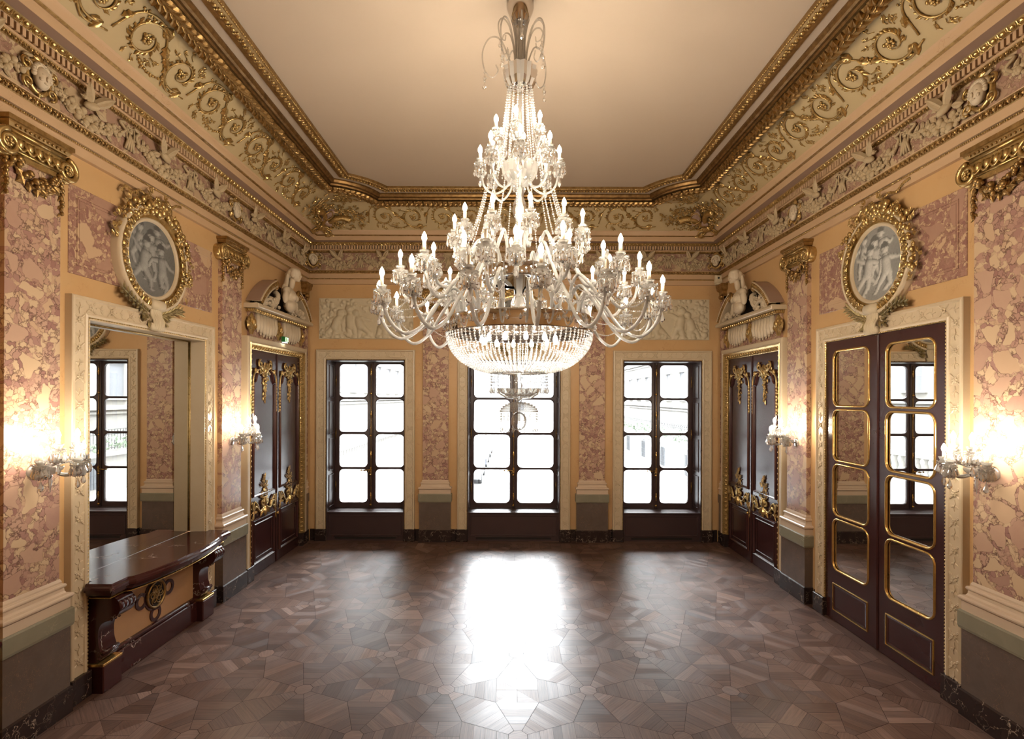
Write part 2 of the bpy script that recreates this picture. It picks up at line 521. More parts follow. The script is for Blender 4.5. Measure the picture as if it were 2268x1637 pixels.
def wall_mesh(w, u0, u1, z0, z1, holes, thick):
    mb = MB()
    us = sorted({u0, u1, *[h[0] for h in holes], *[h[1] for h in holes]})
    zs = sorted({z0, z1, *[h[2] for h in holes], *[h[3] for h in holes]})
    for a, b in zip(us, us[1:]):
        for c, d in zip(zs, zs[1:]):
            m, k = (a+b)/2, (c+d)/2
            if any(h[0] < m < h[1] and h[2] < k < h[3] for h in holes): continue
            mb.add(wu(w, box(a, b, -thick, 0, c, d)))
    return mb
WZ = 6.9
CW = [(-3.10, .818), (0.0, .968), (3.10, .818)]         # far windows: centre from XC, half opening
BAY = 6.12                                              # mirror bay on both side walls
DOOR_C, DOOR_H = 9.34, .98
tag(wall_mesh('L', YB-.3, YF+.3, 0, WZ, [(BAY-.98, BAY+.98, 1.058, OPEN_TOP)], .3).build('wall_left', M['orange']),
    'left wall of honey coloured marble with the fireplace and mirror', 'wall', kind='structure')
tag(wall_mesh('R', YB-.3, YF+.3, 0, WZ, [], .3).build('wall_right', M['orange']),
    'right wall of honey coloured marble with the mirrored doors', 'wall', kind='structure')
tag(wall_mesh('B', XL, XR, 0, WZ, [(XC+c-h, XC+c+h, 0, OPEN_TOP) for c, h in CW], .45).build('wall_back', M['orange']),
    'far wall of honey coloured marble with three tall windows', 'wall', kind='structure')
mb = MB(); mb.add(box(XL, XR, YB-.3, YB, 0, WZ))
tag(mb.build('wall_front', M['orange']), 'plain wall behind the viewpoint closing the room', 'wall', kind='structure')
mb = MB(); mb.add(box(XL-.3, XR+.3, YB-.3, YF+.45, ZC, ZC+.2))
ceiling = tag(mb.build('ceiling', M['plaster']), 'flat plain pale ceiling over the room', 'ceiling', kind='structure')
mb = MB(); mb.add(box(XL-.3, XR+.3, YB-.3, YF+.5, -.12, -.004))
floor = tag(mb.build('floor', M['gap']), 'polished oak parquet floor of octagons and squares', 'floor', kind='structure')

# ------------------------------------------------------------------ parquet
def build_parquet():
    rnd = random.Random(5)
    A = 1.0324; ap = A/2; t8 = math.tan(PI/8)
    polys = []                                  # (points, grain angle, tone, rough)
    x0, x1, y0, y1 = XL+.16, XR-.16, 1.4, YF-.20
    def clip(P):
        for ax, lim, sg in ((0, x0, 1), (0, x1, -1), (1, y0, 1), (1, y1, -1)):
            Q = []
            for i in range(len(P)):
                a, b = P[i], P[(i+1) % len(P)]
                da, db = sg*(a[ax]-lim), sg*(b[ax]-lim)
                if da >= 0: Q.append(a)
                if da*db < 0:
                    t = da/(da-db); Q.append((a[0]+(b[0]-a[0])*t, a[1]+(b[1]-a[1])*t))
            P = Q
            if len(P) < 3: return []
        return P
    def put(P, ang, tone, gap=.0016):
        P = clip(P)
        if len(P) < 3: return
        cx = sum(p[0] for p in P)/len(P); cy = sum(p[1] for p in P)/len(P)
        q = []
        for p in P:
            d = math.hypot(p[0]-cx, p[1]-cy)
            k = max(0, 1-gap*1.5/max(d, 1e-4))
            q.append((cx+(p[0]-cx)*k, cy+(p[1]-cy)*k))
        rr = rnd.random()
        polys.append((q, ang, tone, rr*rr if rnd.random() > .06 else 1.0))
    def tone(base): return min(1, max(0, base+rnd.gauss(0, .16)))
    ox, oy = .072, 5.985; s = A/math.sqrt(2)
    for i in range(-9, 10):
        for j in range(-9, 10):
            cx, cy = ox+i*s, oy+j*s
            if not (x0-1 < cx < x1+1 and y0-1 < cy < y1+1): continue
            if (i+j) % 2 == 0:                  # octagon
                r_in = .085
                base0 = .42+rnd.gauss(0, .06)
                k0 = [(cx+r_in/math.cos(PI/8)*math.cos(PI/8+k*PI/4), cy+r_in/math.cos(PI/8)*math.sin(PI/8+k*PI/4)) for k in range(8)]
                put(k0, rnd.random()*PI, min(1, .72+rnd.gauss(0, .08)))
                for k in range(8):
                    a = k*PI/4; base = base0+rnd.gauss(0, .13)
                    n = rnd.choice((3, 4, 4, 5))
                    cuts = sorted([r_in]+[r_in+(ap-r_in)*(q+rnd.uniform(-.15, .15))/n for q in range(1, n)]+[ap])
                    for r0, r1 in zip(cuts, cuts[1:]):
                        P = [(r0, -r0*t8), (r1, -r1*t8), (r1, r1*t8), (r0, r0*t8)]
                        P = [(cx+x*math.cos(a)-y*math.sin(a), cy+x*math.sin(a)+y*math.cos(a)) for x, y in P]
                        put(P, a+PI/2, tone(base))
            else:                               # square with crossed diagonals
                h = ap*t8; base = .50+rnd.gauss(0, .1)
                for k in range(4):
                    a = k*PI/2; b = base+rnd.gauss(0, .1)
                    for sg in (-1, 1):
                        P = [(0, 0), (h, 0), (h, sg*h)] if sg > 0 else [(0, 0), (h, -h), (h, 0)]
                        P = [(cx+x*math.cos(a)-y*math.sin(a), cy+x*math.sin(a)+y*math.cos(a)) for x, y in P]
                        put(P, a+PI/2+rnd.choice((0, 0, PI/4*sg)), tone(b))
    # plain border boards
    def board_run(xa, xb, ya, yb, along):
        u0, u1 = (xa, xb) if along == 'x' else (ya, yb)
        u = u0
        while u < u1:
            e = min(u1, u+rnd.uniform(.9, 1.7))
            q = [(u, ya), (e, ya), (e, yb), (u, yb)] if along == 'x' else [(xa, u), (xb, u), (xb, e), (xa, e)]
            g = .0012; a0, b0 = min(p[0] for p in q)+g, min(p[1] for p in q)+g; a1, b1 = max(p[0] for p in q)-g, max(p[1] for p in q)-g
            polys.append(([(a0, b0), (a1, b0), (a1, b1), (a0, b1)], 0 if along == 'x' else PI/2, tone(.42), .4))
            u = e
    board_run(XL, XR, y1, y1+.10, 'x'); board_run(XL, XR, y1+.10, YF+.02, 'x')
    board_run(XL, x0, 1.4, y1, 'y'); board_run(x1, XR+.02, 1.4, y1, 'y')
    board_run(XL, XR, YB, YB+1.5, 'x'); board_run(XL, XR, YB+1.5, 1.4, 'x')
    V = []; F = []; tones = []; uvs = []
    for q, ang, tn, rg in polys:
        o = len(V); V += [(p[0], p[1], 0) for p in q]; F.append(list(range(o, o+len(q))))
        ca, sa = math.cos(ang), math.sin(ang); du, dv = rnd.random()*50, rnd.random()*50
        for p in q:
            uvs += [p[0]*ca+p[1]*sa+du, -p[0]*sa+p[1]*ca+dv]
            tones += [tn, rg, rnd.random(), 1.0]
    me = bpy.data.meshes.new('parquet'); me.from_pydata(V, [], F); me.materials.append(M['floor'])
    ca = me.color_attributes.new('tone', 'FLOAT_COLOR', 'CORNER'); ca.data.foreach_set('color', tones)
    uv = me.uv_layers.new(name='grain'); uv.data.foreach_set('uv', uvs)
    o = bpy.data.objects.new('parquet', me); C.objects.link(o); o.parent = floor
build_parquet()

# ------------------------------------------------------------------ entablature and cove
SIDE_NAME = {'L': 'left', 'B': 'far', 'R': 'right'}
U_MIN = 3.3
def strip(w, prof):
    """wall-long strip with mitred corners through profile points (p, z)"""
    V = []; F = []
    for p, z in prof:
        if w == 'B': V += [(XL+p, YF-p, z), (XR-p, YF-p, z)]
        elif w == 'L': V += [(XL+p, YB, z), (XL+p, YF-p, z)]
        else: V += [(XR-p, YB, z), (XR-p, YF-p, z)]
    for i in range(len(prof)-1): F.append((2*i, 2*i+1, 2*i+3, 2*i+2))
    return V, F
def urange(w, p, sp):
    a, b = (XL+p, XR-p) if w == 'B' else (U_MIN, YF-p)
    n = max(1, int(round((b-a)/sp))); st = (b-a)/n
    return [a+st*(i+.5) for i in range(n)]

egg_u = MB(); egg_u.add(SPH, T(0, .006, 0) @ S(.023, .018, .024), True)
egg_u.add(tube([(-.033, .004, .026), (-.034, .01, -.004), (-.018, .014, -.028), (.018, .014, -.028), (.034, .01, -.004), (.033, .004, .026)], .0055, 5), None, True)
egg_u.add(SPHL, T(.042, .004, -.012) @ S(.006, .008, .022), True)
EGG = (np.concatenate(egg_u.v), egg_u.f)
lf = MB(); lf.add(leaf(.050, .050, .018, 4), R(PI, 'X') @ T(0, 0, -.024) @ S(1, -1, 1)); lf.add(SPHL, T(.032, .006, -.012) @ S(.012, .012, .014), True)
lf.add(tube([(-.03, .004, .02), (-.018, .014, .0), (0, .018, .02), (.018, .014, 0), (.03, .004, .02)], .005, 4), None, True)
LEAFU = (np.concatenate(lf.v), lf.f)

fruit_rnd = random.Random(11)
def swag_mesh():
    mb = MB(); r = fruit_rnd
    for k in range(84):
        t = (k+.5)/84*2-1
        z = -.085+.115*t*t+r.uniform(-.075, .075)*(1-.75*t*t)
        q = r.uniform(.018, .042)*(1-.35*abs(t))
        mb.add(SPHL if q < .028 else SPH, T(t*.43, .012+r.uniform(0, .02), z) @ S(q, q*.8, q), True)
    for k in range(44):
        t = r.uniform(-1, 1)
        mb.add(leaf(.09, .046, .02, 4), T(t*.44, .010, -.08+.12*t*t+r.uniform(-.05, .05)) @ R(r.uniform(-2.6, 2.6), 'Y'))
    for sg in (-1, 1):
        mb.add(tube(smooth_path([(sg*.40, .02, .0), (sg*.46, .035, .07), (sg*.40, .02, .13), (sg*.47, .02, .16)], 4), [.016]*13, 5), None, True)
    return mb
def bird_mesh():
    mb = MB()
    mb.add(SPH, T(0, .05, .045) @ R(.35, 'Y') @ S(.10, .04, .044), True)
    mb.add(SPHL, T(.095, .06, .085) @ S(.028), True); mb.add(SPHL, T(.128, .06, .08) @ S(.022, .008, .008), True)
    for sg, a, L in ((-1, -.85, .25), (1, .65, .22)):
        mb.add(leaf(L, .105, .045, 5), T(sg*.01, .045, .05) @ R(a, 'Y') @ R(-.4, 'X'))
    mb.add(leaf(.14, .08, .03, 4), T(-.07, .035, .04) @ R(-1.9, 'Y'))
    return mb
def drop_mesh():
    mb = MB(); I = Matrix.Identity(4)
    flower(mb, T(0, .02, .10), .045, 7)
    for k in range(4): mb.add(tube([(0, .02, .07), ((k-1.5)*.022, .028, -.02), ((k-1.5)*.042, .02, -.12)], [.012, .016, .012], 5), None, True)
    for sg in (-1, 1):
        mb.add(tube(smooth_path([(0, .02, .12), (sg*.05, .03, .13), (sg*.055, .03, .05), (sg*.03, .02, -.03)], 4), .009, 5), None, True)
    return mb
swag0 = bird0 = drop0 = None

def entablature(w, n):
    nm = SIDE_NAME[w]
    e = thing('trim_%d' % n, '%s wall entablature with gilded mouldings and a carved fruit frieze' % nm, 'cornice', kind='structure')
    mb = MB()
    for pr in ([(0, 5.36), (.041, 5.365), (.041, 5.457), (.05, 5.459)], [(.05, 5.477), (.074, 5.480), (.074, 5.572)],
               [(.116, 5.628), (.116, 5.638), (.08, 5.640)], [(.112, 6.045), (.116, 6.047), (.116, 6.068), (.045, 6.070), (.045, 6.143), (.132, 6.145), (.135, 6.15)]):
        mb.add(strip(w, pr))
    mb.build('architrave', M['blush'], e)
    mb = MB(); mb.add(strip(w, [(.05, 5.459), (.05, 5.477)]))
    for u in urange(w, .055, .0215): mb.add(SPHL, wmat(w, u, 5.468, .052) @ S(.0092), True)
    mb.build('bead_moulding', M['gold'], e)
    mb = MB(); mb.add(strip(w, [(.074, 5.572), (.080, 5.582), (.098, 5.612), (.116, 5.628)]))
    for u in urange(w, .095, .066): mb.add(LEAFU, wmat(w, u, 5.602, .094) @ R(-.5, 'X'))
    mb.build('leaf_moulding', M['gold2'], e)
    mb = MB(); mb.add(strip(w, [(.08, 5.640), (.08, 6.005)]))
    mb.build('frieze', M['frieze'], e)
    mb = MB(); mb.add(strip(w, [(.08, 6.004), (.095, 6.02), (.112, 6.045)]))
    for u in urange(w, .1, .05): mb.add(LEAFU, wmat(w, u, 6.026, .098) @ R(-.7, 'X') @ S(.75))
    mb.build('lower_leaf_moulding', M['gold2'], e)
    mb = MB()
    for u in urange(w, .14, .055):
        mb.add(box(-.0155, .0155, 0, .090, 6.073, 6.142), wmat(w, u, 0, .045))
    mb.build('dentil_course', M['blush'], e)
    mb = MB(); mb.add(strip(w, [(.135, 6.148), (.15, 6.155), (.19, 6.193)]))
    for u in urange(w, .16, .085): mb.add(EGG, wmat(w, u, 6.172, .163) @ R(-.75, 'X') @ S(1, 1, .9))
    mb.build('egg_moulding', M['gold'], e)
    mb = MB(); mb.add(strip(w, [(.19, 6.193), (.313, 6.194)]))
    mb.build('soffit', M['lilac'], e)
    mb = MB(); mb.add(strip(w, [(.313, 6.194), (.315, 6.2), (.328, 6.281)])); mb.add(strip(w, [(.362, 6.294), (.37, 6.30), (.40, 6.352), (.417, 6.372)]))
    mb.build('corona', M['blush'], e)
    mb = MB(); mb.add(strip(w, [(.328, 6.281), (.336, 6.278), (.352, 6.284), (.362, 6.294)]))
    mb.build('gilt_fillet', M['gold2'], e)
    # fruit swags, birds and drops carved on the frieze
    global swag0, bird0, drop0
    if w == 'B':
        nodes = [XL+.25+(XR-XL-.5)*i/9 for i in range(10)]; drops = nodes[1:-1]
    else:
        nodes = [3.46, 4.54, 5.62, 6.69, 7.77, 8.85, 9.90, 10.55]; drops = [3.46, 5.62, 6.69, 8.85, 9.90]
    for a, b in zip(nodes, nodes[1:]):
        loc, rz = wall_at(w, (a+b)/2, 5.815, .082)
        if swag0 is None:
            s = swag0 = swag_mesh().build('fruit_swag', M['grey_relief'], e); bd = bird0 = bird_mesh().build('carved_bird', M['grey_relief'], e)
        else:
            s = swag0.copy(); C.objects.link(s); s.parent = e; bd = bird0.copy(); C.objects.link(bd); bd.parent = e
        k = (b-a)/1.077
        s.location = loc; s.rotation_euler = (0, 0, rz); s.scale = (k, 1, 1)
        bd.location = (loc[0], loc[1], loc[2]+.02); bd.rotation_euler = (0, 0, rz); bd.scale = (k if int(a*3) % 2 else -k, 1, 1)
    for a in drops:
        loc, rz = wall_at(w, a, 5.815, .082)
        if drop0 is None: d = drop0 = drop_mesh().build('rosette_drop', M['grey_relief'], e)
        else: d = drop0.copy(); C.objects.link(d); d.parent = e
        d.location = loc; d.rotation_euler = (0, 0, rz)
    return e
for i, w in enumerate('LBR'): entablature(w, i+1)

# cove with gilded rinceaux
CV0, CV1 = (.417, 6.372), (.864, 6.762)
CTH = -math.atan2(CV1[0]-CV0[0], CV1[1]-CV0[1])
def scroll_mesh(seed):
    r = random.Random(seed); mb = MB()
    def stem(P, a, b): mb.add(tube(P, [a+(b-a)*i/(len(P)-1) for i in range(len(P))], 5), None, True)
    for cx, cz, hand in ((.275, .285, 1), (.825, .30, -1)):
        a0 = -PI*.75 if hand > 0 else PI*.75
        sp = spiral_pts(cx, cz, .215, .045, a0, hand*1.35, 26, .016)
        stem(sp, .0135, .005)
        flower(mb, T(cx, .016, cz), .052, 7)
        mb.add(SPHL, T(cx+.05, .018, cz+.03) @ S(.022), True); mb.add(SPHL, T(cx-.02, .018, cz+.055) @ S(.018), True)
        for k in range(1, 20):                # acanthus leaves sprouting outwards
            x, y, z = sp[k]; ang = math.atan2(x-cx, z-cz)
            mb.add(leaf(r.uniform(.05, .09), .032, .020, 4, 2), T(x, .008, z) @ R(ang+hand*r.uniform(.6, 1.1), 'Y'))
        x, y, z = sp[0]
        mb.add(leaf(.13, .07, .035, 5, 3), T(x, .008, z) @ R(math.atan2(x-cx, z-cz)-hand*1.2, 'Y'))
        mb.add(leaf(.11, .06, .03, 5, 3), T(x, .008, z) @ R(math.atan2(x-cx, z-cz)-hand*2.1, 'Y'))
        for k in range(7):                       # thin twigs with small leaves
            a = r.uniform(-1.0, 1.0) if hand > 0 else r.uniform(PI-1.0, PI+1.0)
            bx, bz = cx+.20*math.sin(a), cz+.20*math.cos(a)
            ex, ez = bx+.10*math.sin(a+.5), bz+.075*math.cos(a+.5)
            ez = min(.565, max(.02, ez))
            stem(smooth_path([(bx, .008, bz), ((bx+ex)/2+.02, .012, (bz+ez)/2), (ex, .008, ez)], 3), .005, .003)
            for q in range(6):
                t = r.uniform(.3, 1)
                mb.add(leaf(.034, .018, .01, 3), T(bx+(ex-bx)*t, .004, bz+(ez-bz)*t) @ R(a+r.uniform(-1.6, 1.6), 'Y'))
    stem(smooth_path([(.04, .012, .10), (.30, .014, .055), (.55, .016, .30), (.80, .014, .53), (1.06, .012, .46), (1.14, .012, .16)], 6), .011, .009)
    mb.add(leaf(.13, .075, .04, 6, 3), T(.80, .012, .53) @ R(-1.9, 'Y')); mb.add(leaf(.12, .07, .04, 6, 3), T(1.10, .012, .40) @ R(2.6, 'Y')); flower(mb, T(.80, .014, .525), .03, 5)
    mb.add(leaf(.16, .085, .04, 6, 3), T(.55, .012, .28) @ R(.65, 'Y')); mb.add(leaf(.14, .075, .04, 6, 3), T(.55, .012, .30) @ R(-2.2, 'Y'))
    flower(mb, T(.55, .016, .30), .04, 5)
    for k in range(13):                          # fruit festoon along the lower edge
        t = k/12; x = .36+t*.40; z = .06+.06*(2*t-1)**2
        mb.add(SPHL, T(x, .012, z) @ S(r.uniform(.010, .02)), True)
        if k % 2: mb.add(leaf(.045, .026, .012, 3), T(x, .004, z) @ R(r.uniform(1.6, 4.6), 'Y'))
    for k in range(9):                           # fluttering ribbon, upper edge
        x = .93+k*.017; z = .50+.022*math.sin(k*1.6)
        mb.add(SPHL, T(x, .01, z) @ S(.012, .008, .016), True)
    return mb
scrolls = [scroll_mesh(s).build('gilded_scroll', M['gold']) for s in (3, 8)]
first = [True, True]
def cove(w, n):
    nm = SIDE_NAME[w]
    c = tag(MB().add(strip(w, [CV0, CV1])).build('trim_%d' % n, M['cove']), 'cream %s cove below the ceiling covered with gilded scrollwork' % nm, 'cove', kind='structure')
    us = [3.74+1.1*i for i in range(5)] if w != 'B' else [XL+1.5+1.144*i for i in range(5)]
    for i, u in enumerate(us):
        k = i % 2
        if first[k]: o = scrolls[k]; first[k] = False
        else: o = scrolls[k].copy(); C.objects.link(o)
        o.parent = c
        m = wmat(w, u+((1.1 if w == 'L' else 1.144) if w in 'LB' else 0), CV0[1], CV0[0]) @ R(CTH, 'X') @ S(1.04 if w == 'B' else 1, 1, 1)
        o.matrix_world = m
    return c
for i, w in enumerate('LBR'): cove(w, i+4)

# ceiling frames with scooped corners
FP, FR = .864, .70
def frame_path(d, nseg=10):
    P = [(XL+FP+d, YB)]
    for sgn in (-1, 1):
        kx = XL+FP if sgn < 0 else XR-FP; ky = YF-FP
        a0 = math.asin(d/(FR+d))
        pts = []
        for i in range(nseg+1):
            a = a0+(PI/2-2*a0)*i/nseg
            # angle a measured from -Y direction towards the room axis
            pts.append((kx-sgn*(FR+d)*math.sin(a), ky-(FR+d)*math.cos(a)))
        P += pts if sgn < 0 else pts[::-1]
    P.append((XR-FP-d, YB))
    return P
def frame_sweep(prof):
    V = []; F = []; k = None
    for d, z in prof:
        P = frame_path(d); k = len(P); V += [(p[0], p[1], z) for p in P]
    for i in range(len(prof)-1):
        for j in range(k-1): F.append((i*k+j, i*k+j+1, (i+1)*k+j+1, (i+1)*k+j))
    return V, F
def along(P, sp, ymin=-99):
    out = []; rest = sp/2
    for a, b in zip(P, P[1:]):
        d = math.hypot(b[0]-a[0], b[1]-a[1])
        if d < 1e-6: continue
        t = ((b[0]-a[0])/d, (b[1]-a[1])/d); s = rest
        while s < d:
            q = (a[0]+t[0]*s, a[1]+t[1]*s)
            if q[1] > ymin: out.append((q, t))
            s += sp
        rest = s-d
    return out
def hang(q, t, z):
    """frame on the ceiling: local z along the run, local y down"""
    zx = Vector((t[0], t[1], 0)); yy = Vector((0, 0, -1)); xx = yy.cross(zx)
    m = Matrix((xx, yy, zx)).transposed().to_4x4(); m.translation = (q[0], q[1], z)
    return m
f1 = thing('trim_7', 'broad gilded leaf moulding framing the ceiling, outer of the two', 'ceiling moulding', kind='structure')
mb = MB(); mb.add(frame_sweep([(0, 6.765), (0, 6.735), (.012, 6.728), (.06, 6.722), (.072, 6.705), (.078, 6.705)]), None, False)
mb.add(frame_sweep([(.255, 6.712), (.262, 6.712), (.275, 6.735), (.31, 6.728), (.335, 6.74), (.352, 6.775), (.352, 6.80)]))
mb.build('flat_band', M['bronze'], f1)
mb = MB(); mb.add(frame_sweep([(.078, 6.715), (.10, 6.700), (.165, 6.692), (.23, 6.700), (.255, 6.715)]), None, True)
gb = mb.build('garland_bed', M['bronze'], f1)
mb = MB(); rl = random.Random(2)
for q, t in along(frame_path(.165), .092, 3.4):
    m = hang(q, t, 6.694)
    for sg in (-1, 1):
        mb.add(leaf(.150, .082, .050, 6, 2), m @ T(sg*.010, .004, -.04) @ R(sg*(.70+rl.uniform(-.12, .12)), 'Y') @ R(-.12, 'X'))
    mb.add(leaf(.10, .05, .06, 4), m @ T(0, .012, -.03))
    if rl.random() < .6: mb.add(SPHL, m @ T(rl.uniform(-.05, .05), .035, 0) @ S(.015), True)
mb.build('leaf_garland', M['gold2'], f1)
f2 = thing('trim_8', 'narrow gilded egg and bead moulding framing the ceiling, inner of the two', 'ceiling moulding', kind='structure')
mb = MB(); mb.add(frame_sweep([(.471, 6.80), (.471, 6.775), (.50, 6.768), (.53, 6.765), (.545, 6.748), (.60, 6.738), (.632, 6.757), (.640, 6.757), (.652, 6.748), (.664, 6.765), (.664, 6.80)]))
mb.build('moulding', M['gold2'], f2)
mb = MB()
for q, t in along(frame_path(.588), .11, 3.6):
    m = hang(q, t, 6.742)
    mb.add(SPH, m @ T(.0, .0, 0) @ S(.026, .022, .022), True)
    for k in range(5): mb.add(SPHL, m @ T(-.026+.013*k, .006, .050+.006*(k % 2)) @ S(.009, .010, .014), True)
mb.build('egg_ornament', M['gold'], f2)
mb = MB()
for q, t in along(frame_path(.654), .034, 3.6): mb.add(SPHL, hang(q, t, 6.749) @ S(.010, .010, .014), True)
mb.build('bead_edge', M['gold'], f2)

for n, sgn, nm in ((11, -1, 'left'), (12, 1, 'right')):       # cream fields inside the scooped corners
    kx = XL+FP if sgn < 0 else XR-FP; ky = YF-FP
    P = [(kx, ky)]+[(kx-sgn*(FR+.03)*math.sin(q), ky-(FR+.03)*math.cos(q)) for q in np.linspace(0, PI/2, 12)]
    V = [(p[0], p[1], 6.763) for p in P]+[(p[0], p[1], 6.80) for p in P]; k = len(P)
    mb = MB(); mb.add((V, [tuple(range(k))]+[(i, (i+1) % k, k+(i+1) % k, k+i) for i in range(k)]))
    tag(mb.build('trim_%d' % n, M['cove'], None), 'small cream field inside the scooped far %s corner of the ceiling frame' % nm, 'cove', kind='structure')

# corner trophies on the cove
def wing_mesh(seed):
    """horn of plenty with flowers, x = distance from the room corner, z = up the cove"""
    r = random.Random(seed); g = MB()
    P = smooth_path([(.52, .05, .10), (.64, .07, .16), (.80, .08, .27), (.98, .06, .30), (1.12, .05, .24)], 5)
    g.add(tube(P, [.03+.05*(i/(len(P)-1))**1.3 for i in range(len(P))], 9), None, True)
    P = smooth_path([(.55, .05, .24), (.66, .06, .36), (.78, .06, .42), (.92, .05, .40)], 5)
    g.add(tube(P, [.018+.02*math.sin(i*.7) ** 2 for i in range(len(P))], 7), None, True)
    for k in range(170):
        if k % 3 == 0: x, z, q = r.gauss(1.22, .11), r.gauss(.27, .085), 1
        elif k % 3 == 1: x, z, q = r.gauss(.93, .20), r.gauss(.44, .05), 1
        else: x, z, q = r.gauss(.80, .16), r.gauss(.16, .06), 0
        z = min(.57, max(.02, z)); x = max(.50+.7*z, x)
        g.add(leaf(r.uniform(.045, .085), r.uniform(.02, .034), .018, 3), T(x, .012+.03*q, z) @ R(r.uniform(-PI, PI), 'Y'))
        if k % 4 == 0: flower(g, T(x, .035+.02*q, z), r.uniform(.020, .036), 5)
        if k % 5 == 0: g.add(SPHL, T(x+.02, .05, z) @ S(r.uniform(.012, .022)), True)
    for k in range(12): g.add(SPHL, T(.70+k*.042, .02, .05+.018*math.sin(k*1.4)) @ S(.014, .01, .018), True)
    return g
def centre_mesh():
    g = MB(); d = MB()
    for sg in (-1, 1):
        P = spiral_pts(sg*.11, .06, .10, .02, -PI/2, sg*1.2, 18, .05); g.add(tube(P, .022, 6), None, True)
        P = spiral_pts(sg*.09, .22, .07, .02, PI/2, sg*1.1, 16, .06); g.add(tube(P, .018, 6), None, True)
        g.add(leaf(.22, .09, .05, 6, 3), T(sg*.06, .03, .0) @ R(sg*1.25, 'Y')); g.add(leaf(.2, .08, .05, 6, 3), T(sg*.05, .03, .1) @ R(sg*.8, 'Y'))
    g.add(SPHH, T(0, .07, .13) @ S(.085, .05, .09), True)
    d.add(lathe([(.001, -.05), (.10, -.05), (.10, .05), (.001, .05)], 18), T(.06, .09, .52) @ R(1.0, 'Y') @ R(PI/2, 'X') @ S(1.6, .8, 1))
    g.add(tube([(.06+.17*math.cos(a)*math.cos(1.0), .15, .52+.12*math.sin(a)) for a in np.linspace(0, 2*PI, 20)], .014, 5), None, True)
    d.add(SPHH, T(-.03, .10, .30) @ S(.085, .05, .06), True)
    g.add(tube(smooth_path([(-.15, .08, .44), (.0, .12, .40), (.16, .12, .42), (.27, .08, .50)], 5), .016, 6), None, True)
    for q in (g, d):
        for v in q.v: v[:, 1] += .50*np.abs(v[:, 0])
    return g, d
for sg, nm in ((-1, 'left'), (1, 'right')):
    p = .43; L = (XL+p if sg < 0 else XR-p, YF-p, 6.37)
    t = thing('corner_trophy', 'gilded trophy of horns, drum and flowers in the far %s corner of the cove' % nm, 'ornament', L, 0, 'corner trophies')
    inv = Matrix.Translation(L).inverted()
    g, d = centre_mesh()
    m = R(PI-sg*PI/4) @ R(-.98, 'X') @ S(.95)
    for o in (g.build('gilded_cartouche', M['gold'], t), d.build('drum_and_lyre', M['lilac'], t)): o.matrix_local = m
    w1 = wing_mesh(4+sg); o = w1.build('flower_horn', M['gold'], t)
    o.matrix_local = inv @ wmat('L' if sg < 0 else 'R', YF, CV0[1], CV0[0]) @ R(CTH, 'X') @ S(1 if sg < 0 else -1, 1, 1)
    w2 = wing_mesh(14+sg); o = w2.build('flower_horn', M['gold'], t)
    o.matrix_local = inv @ wmat('B', XL if sg < 0 else XR, CV0[1], CV0[0]) @ R(CTH, 'X') @ S(-1 if sg < 0 else 1, 1, 1)
    r = random.Random(60+sg); g = MB()           # flower spray under the scooped corner
    kx = XL+FP if sg < 0 else XR-FP; ky = YF-FP
    for k in range(90):
        q = r.uniform(.12, .56); a = r.gauss(PI/4, .33)
        x, y = kx-sg*q*math.sin(a), ky-q*math.cos(a)
        mm = hang((x, y), (math.cos(r.uniform(0, 6.28)), math.sin(r.uniform(0, 6.28))), 6.757)
        tt = r.uniform(0, 6.28); mm = hang((x, y), (math.cos(tt), math.sin(tt)), 6.757)
        g.add(leaf(r.uniform(.05, .085), .03, .018, 3), mm)
        if k % 3 == 0: flower(g, mm @ T(0, .02, 0), r.uniform(.022, .036), 5)
    o = g.build('flower_spray', M['gold'], t); o.matrix_local = inv
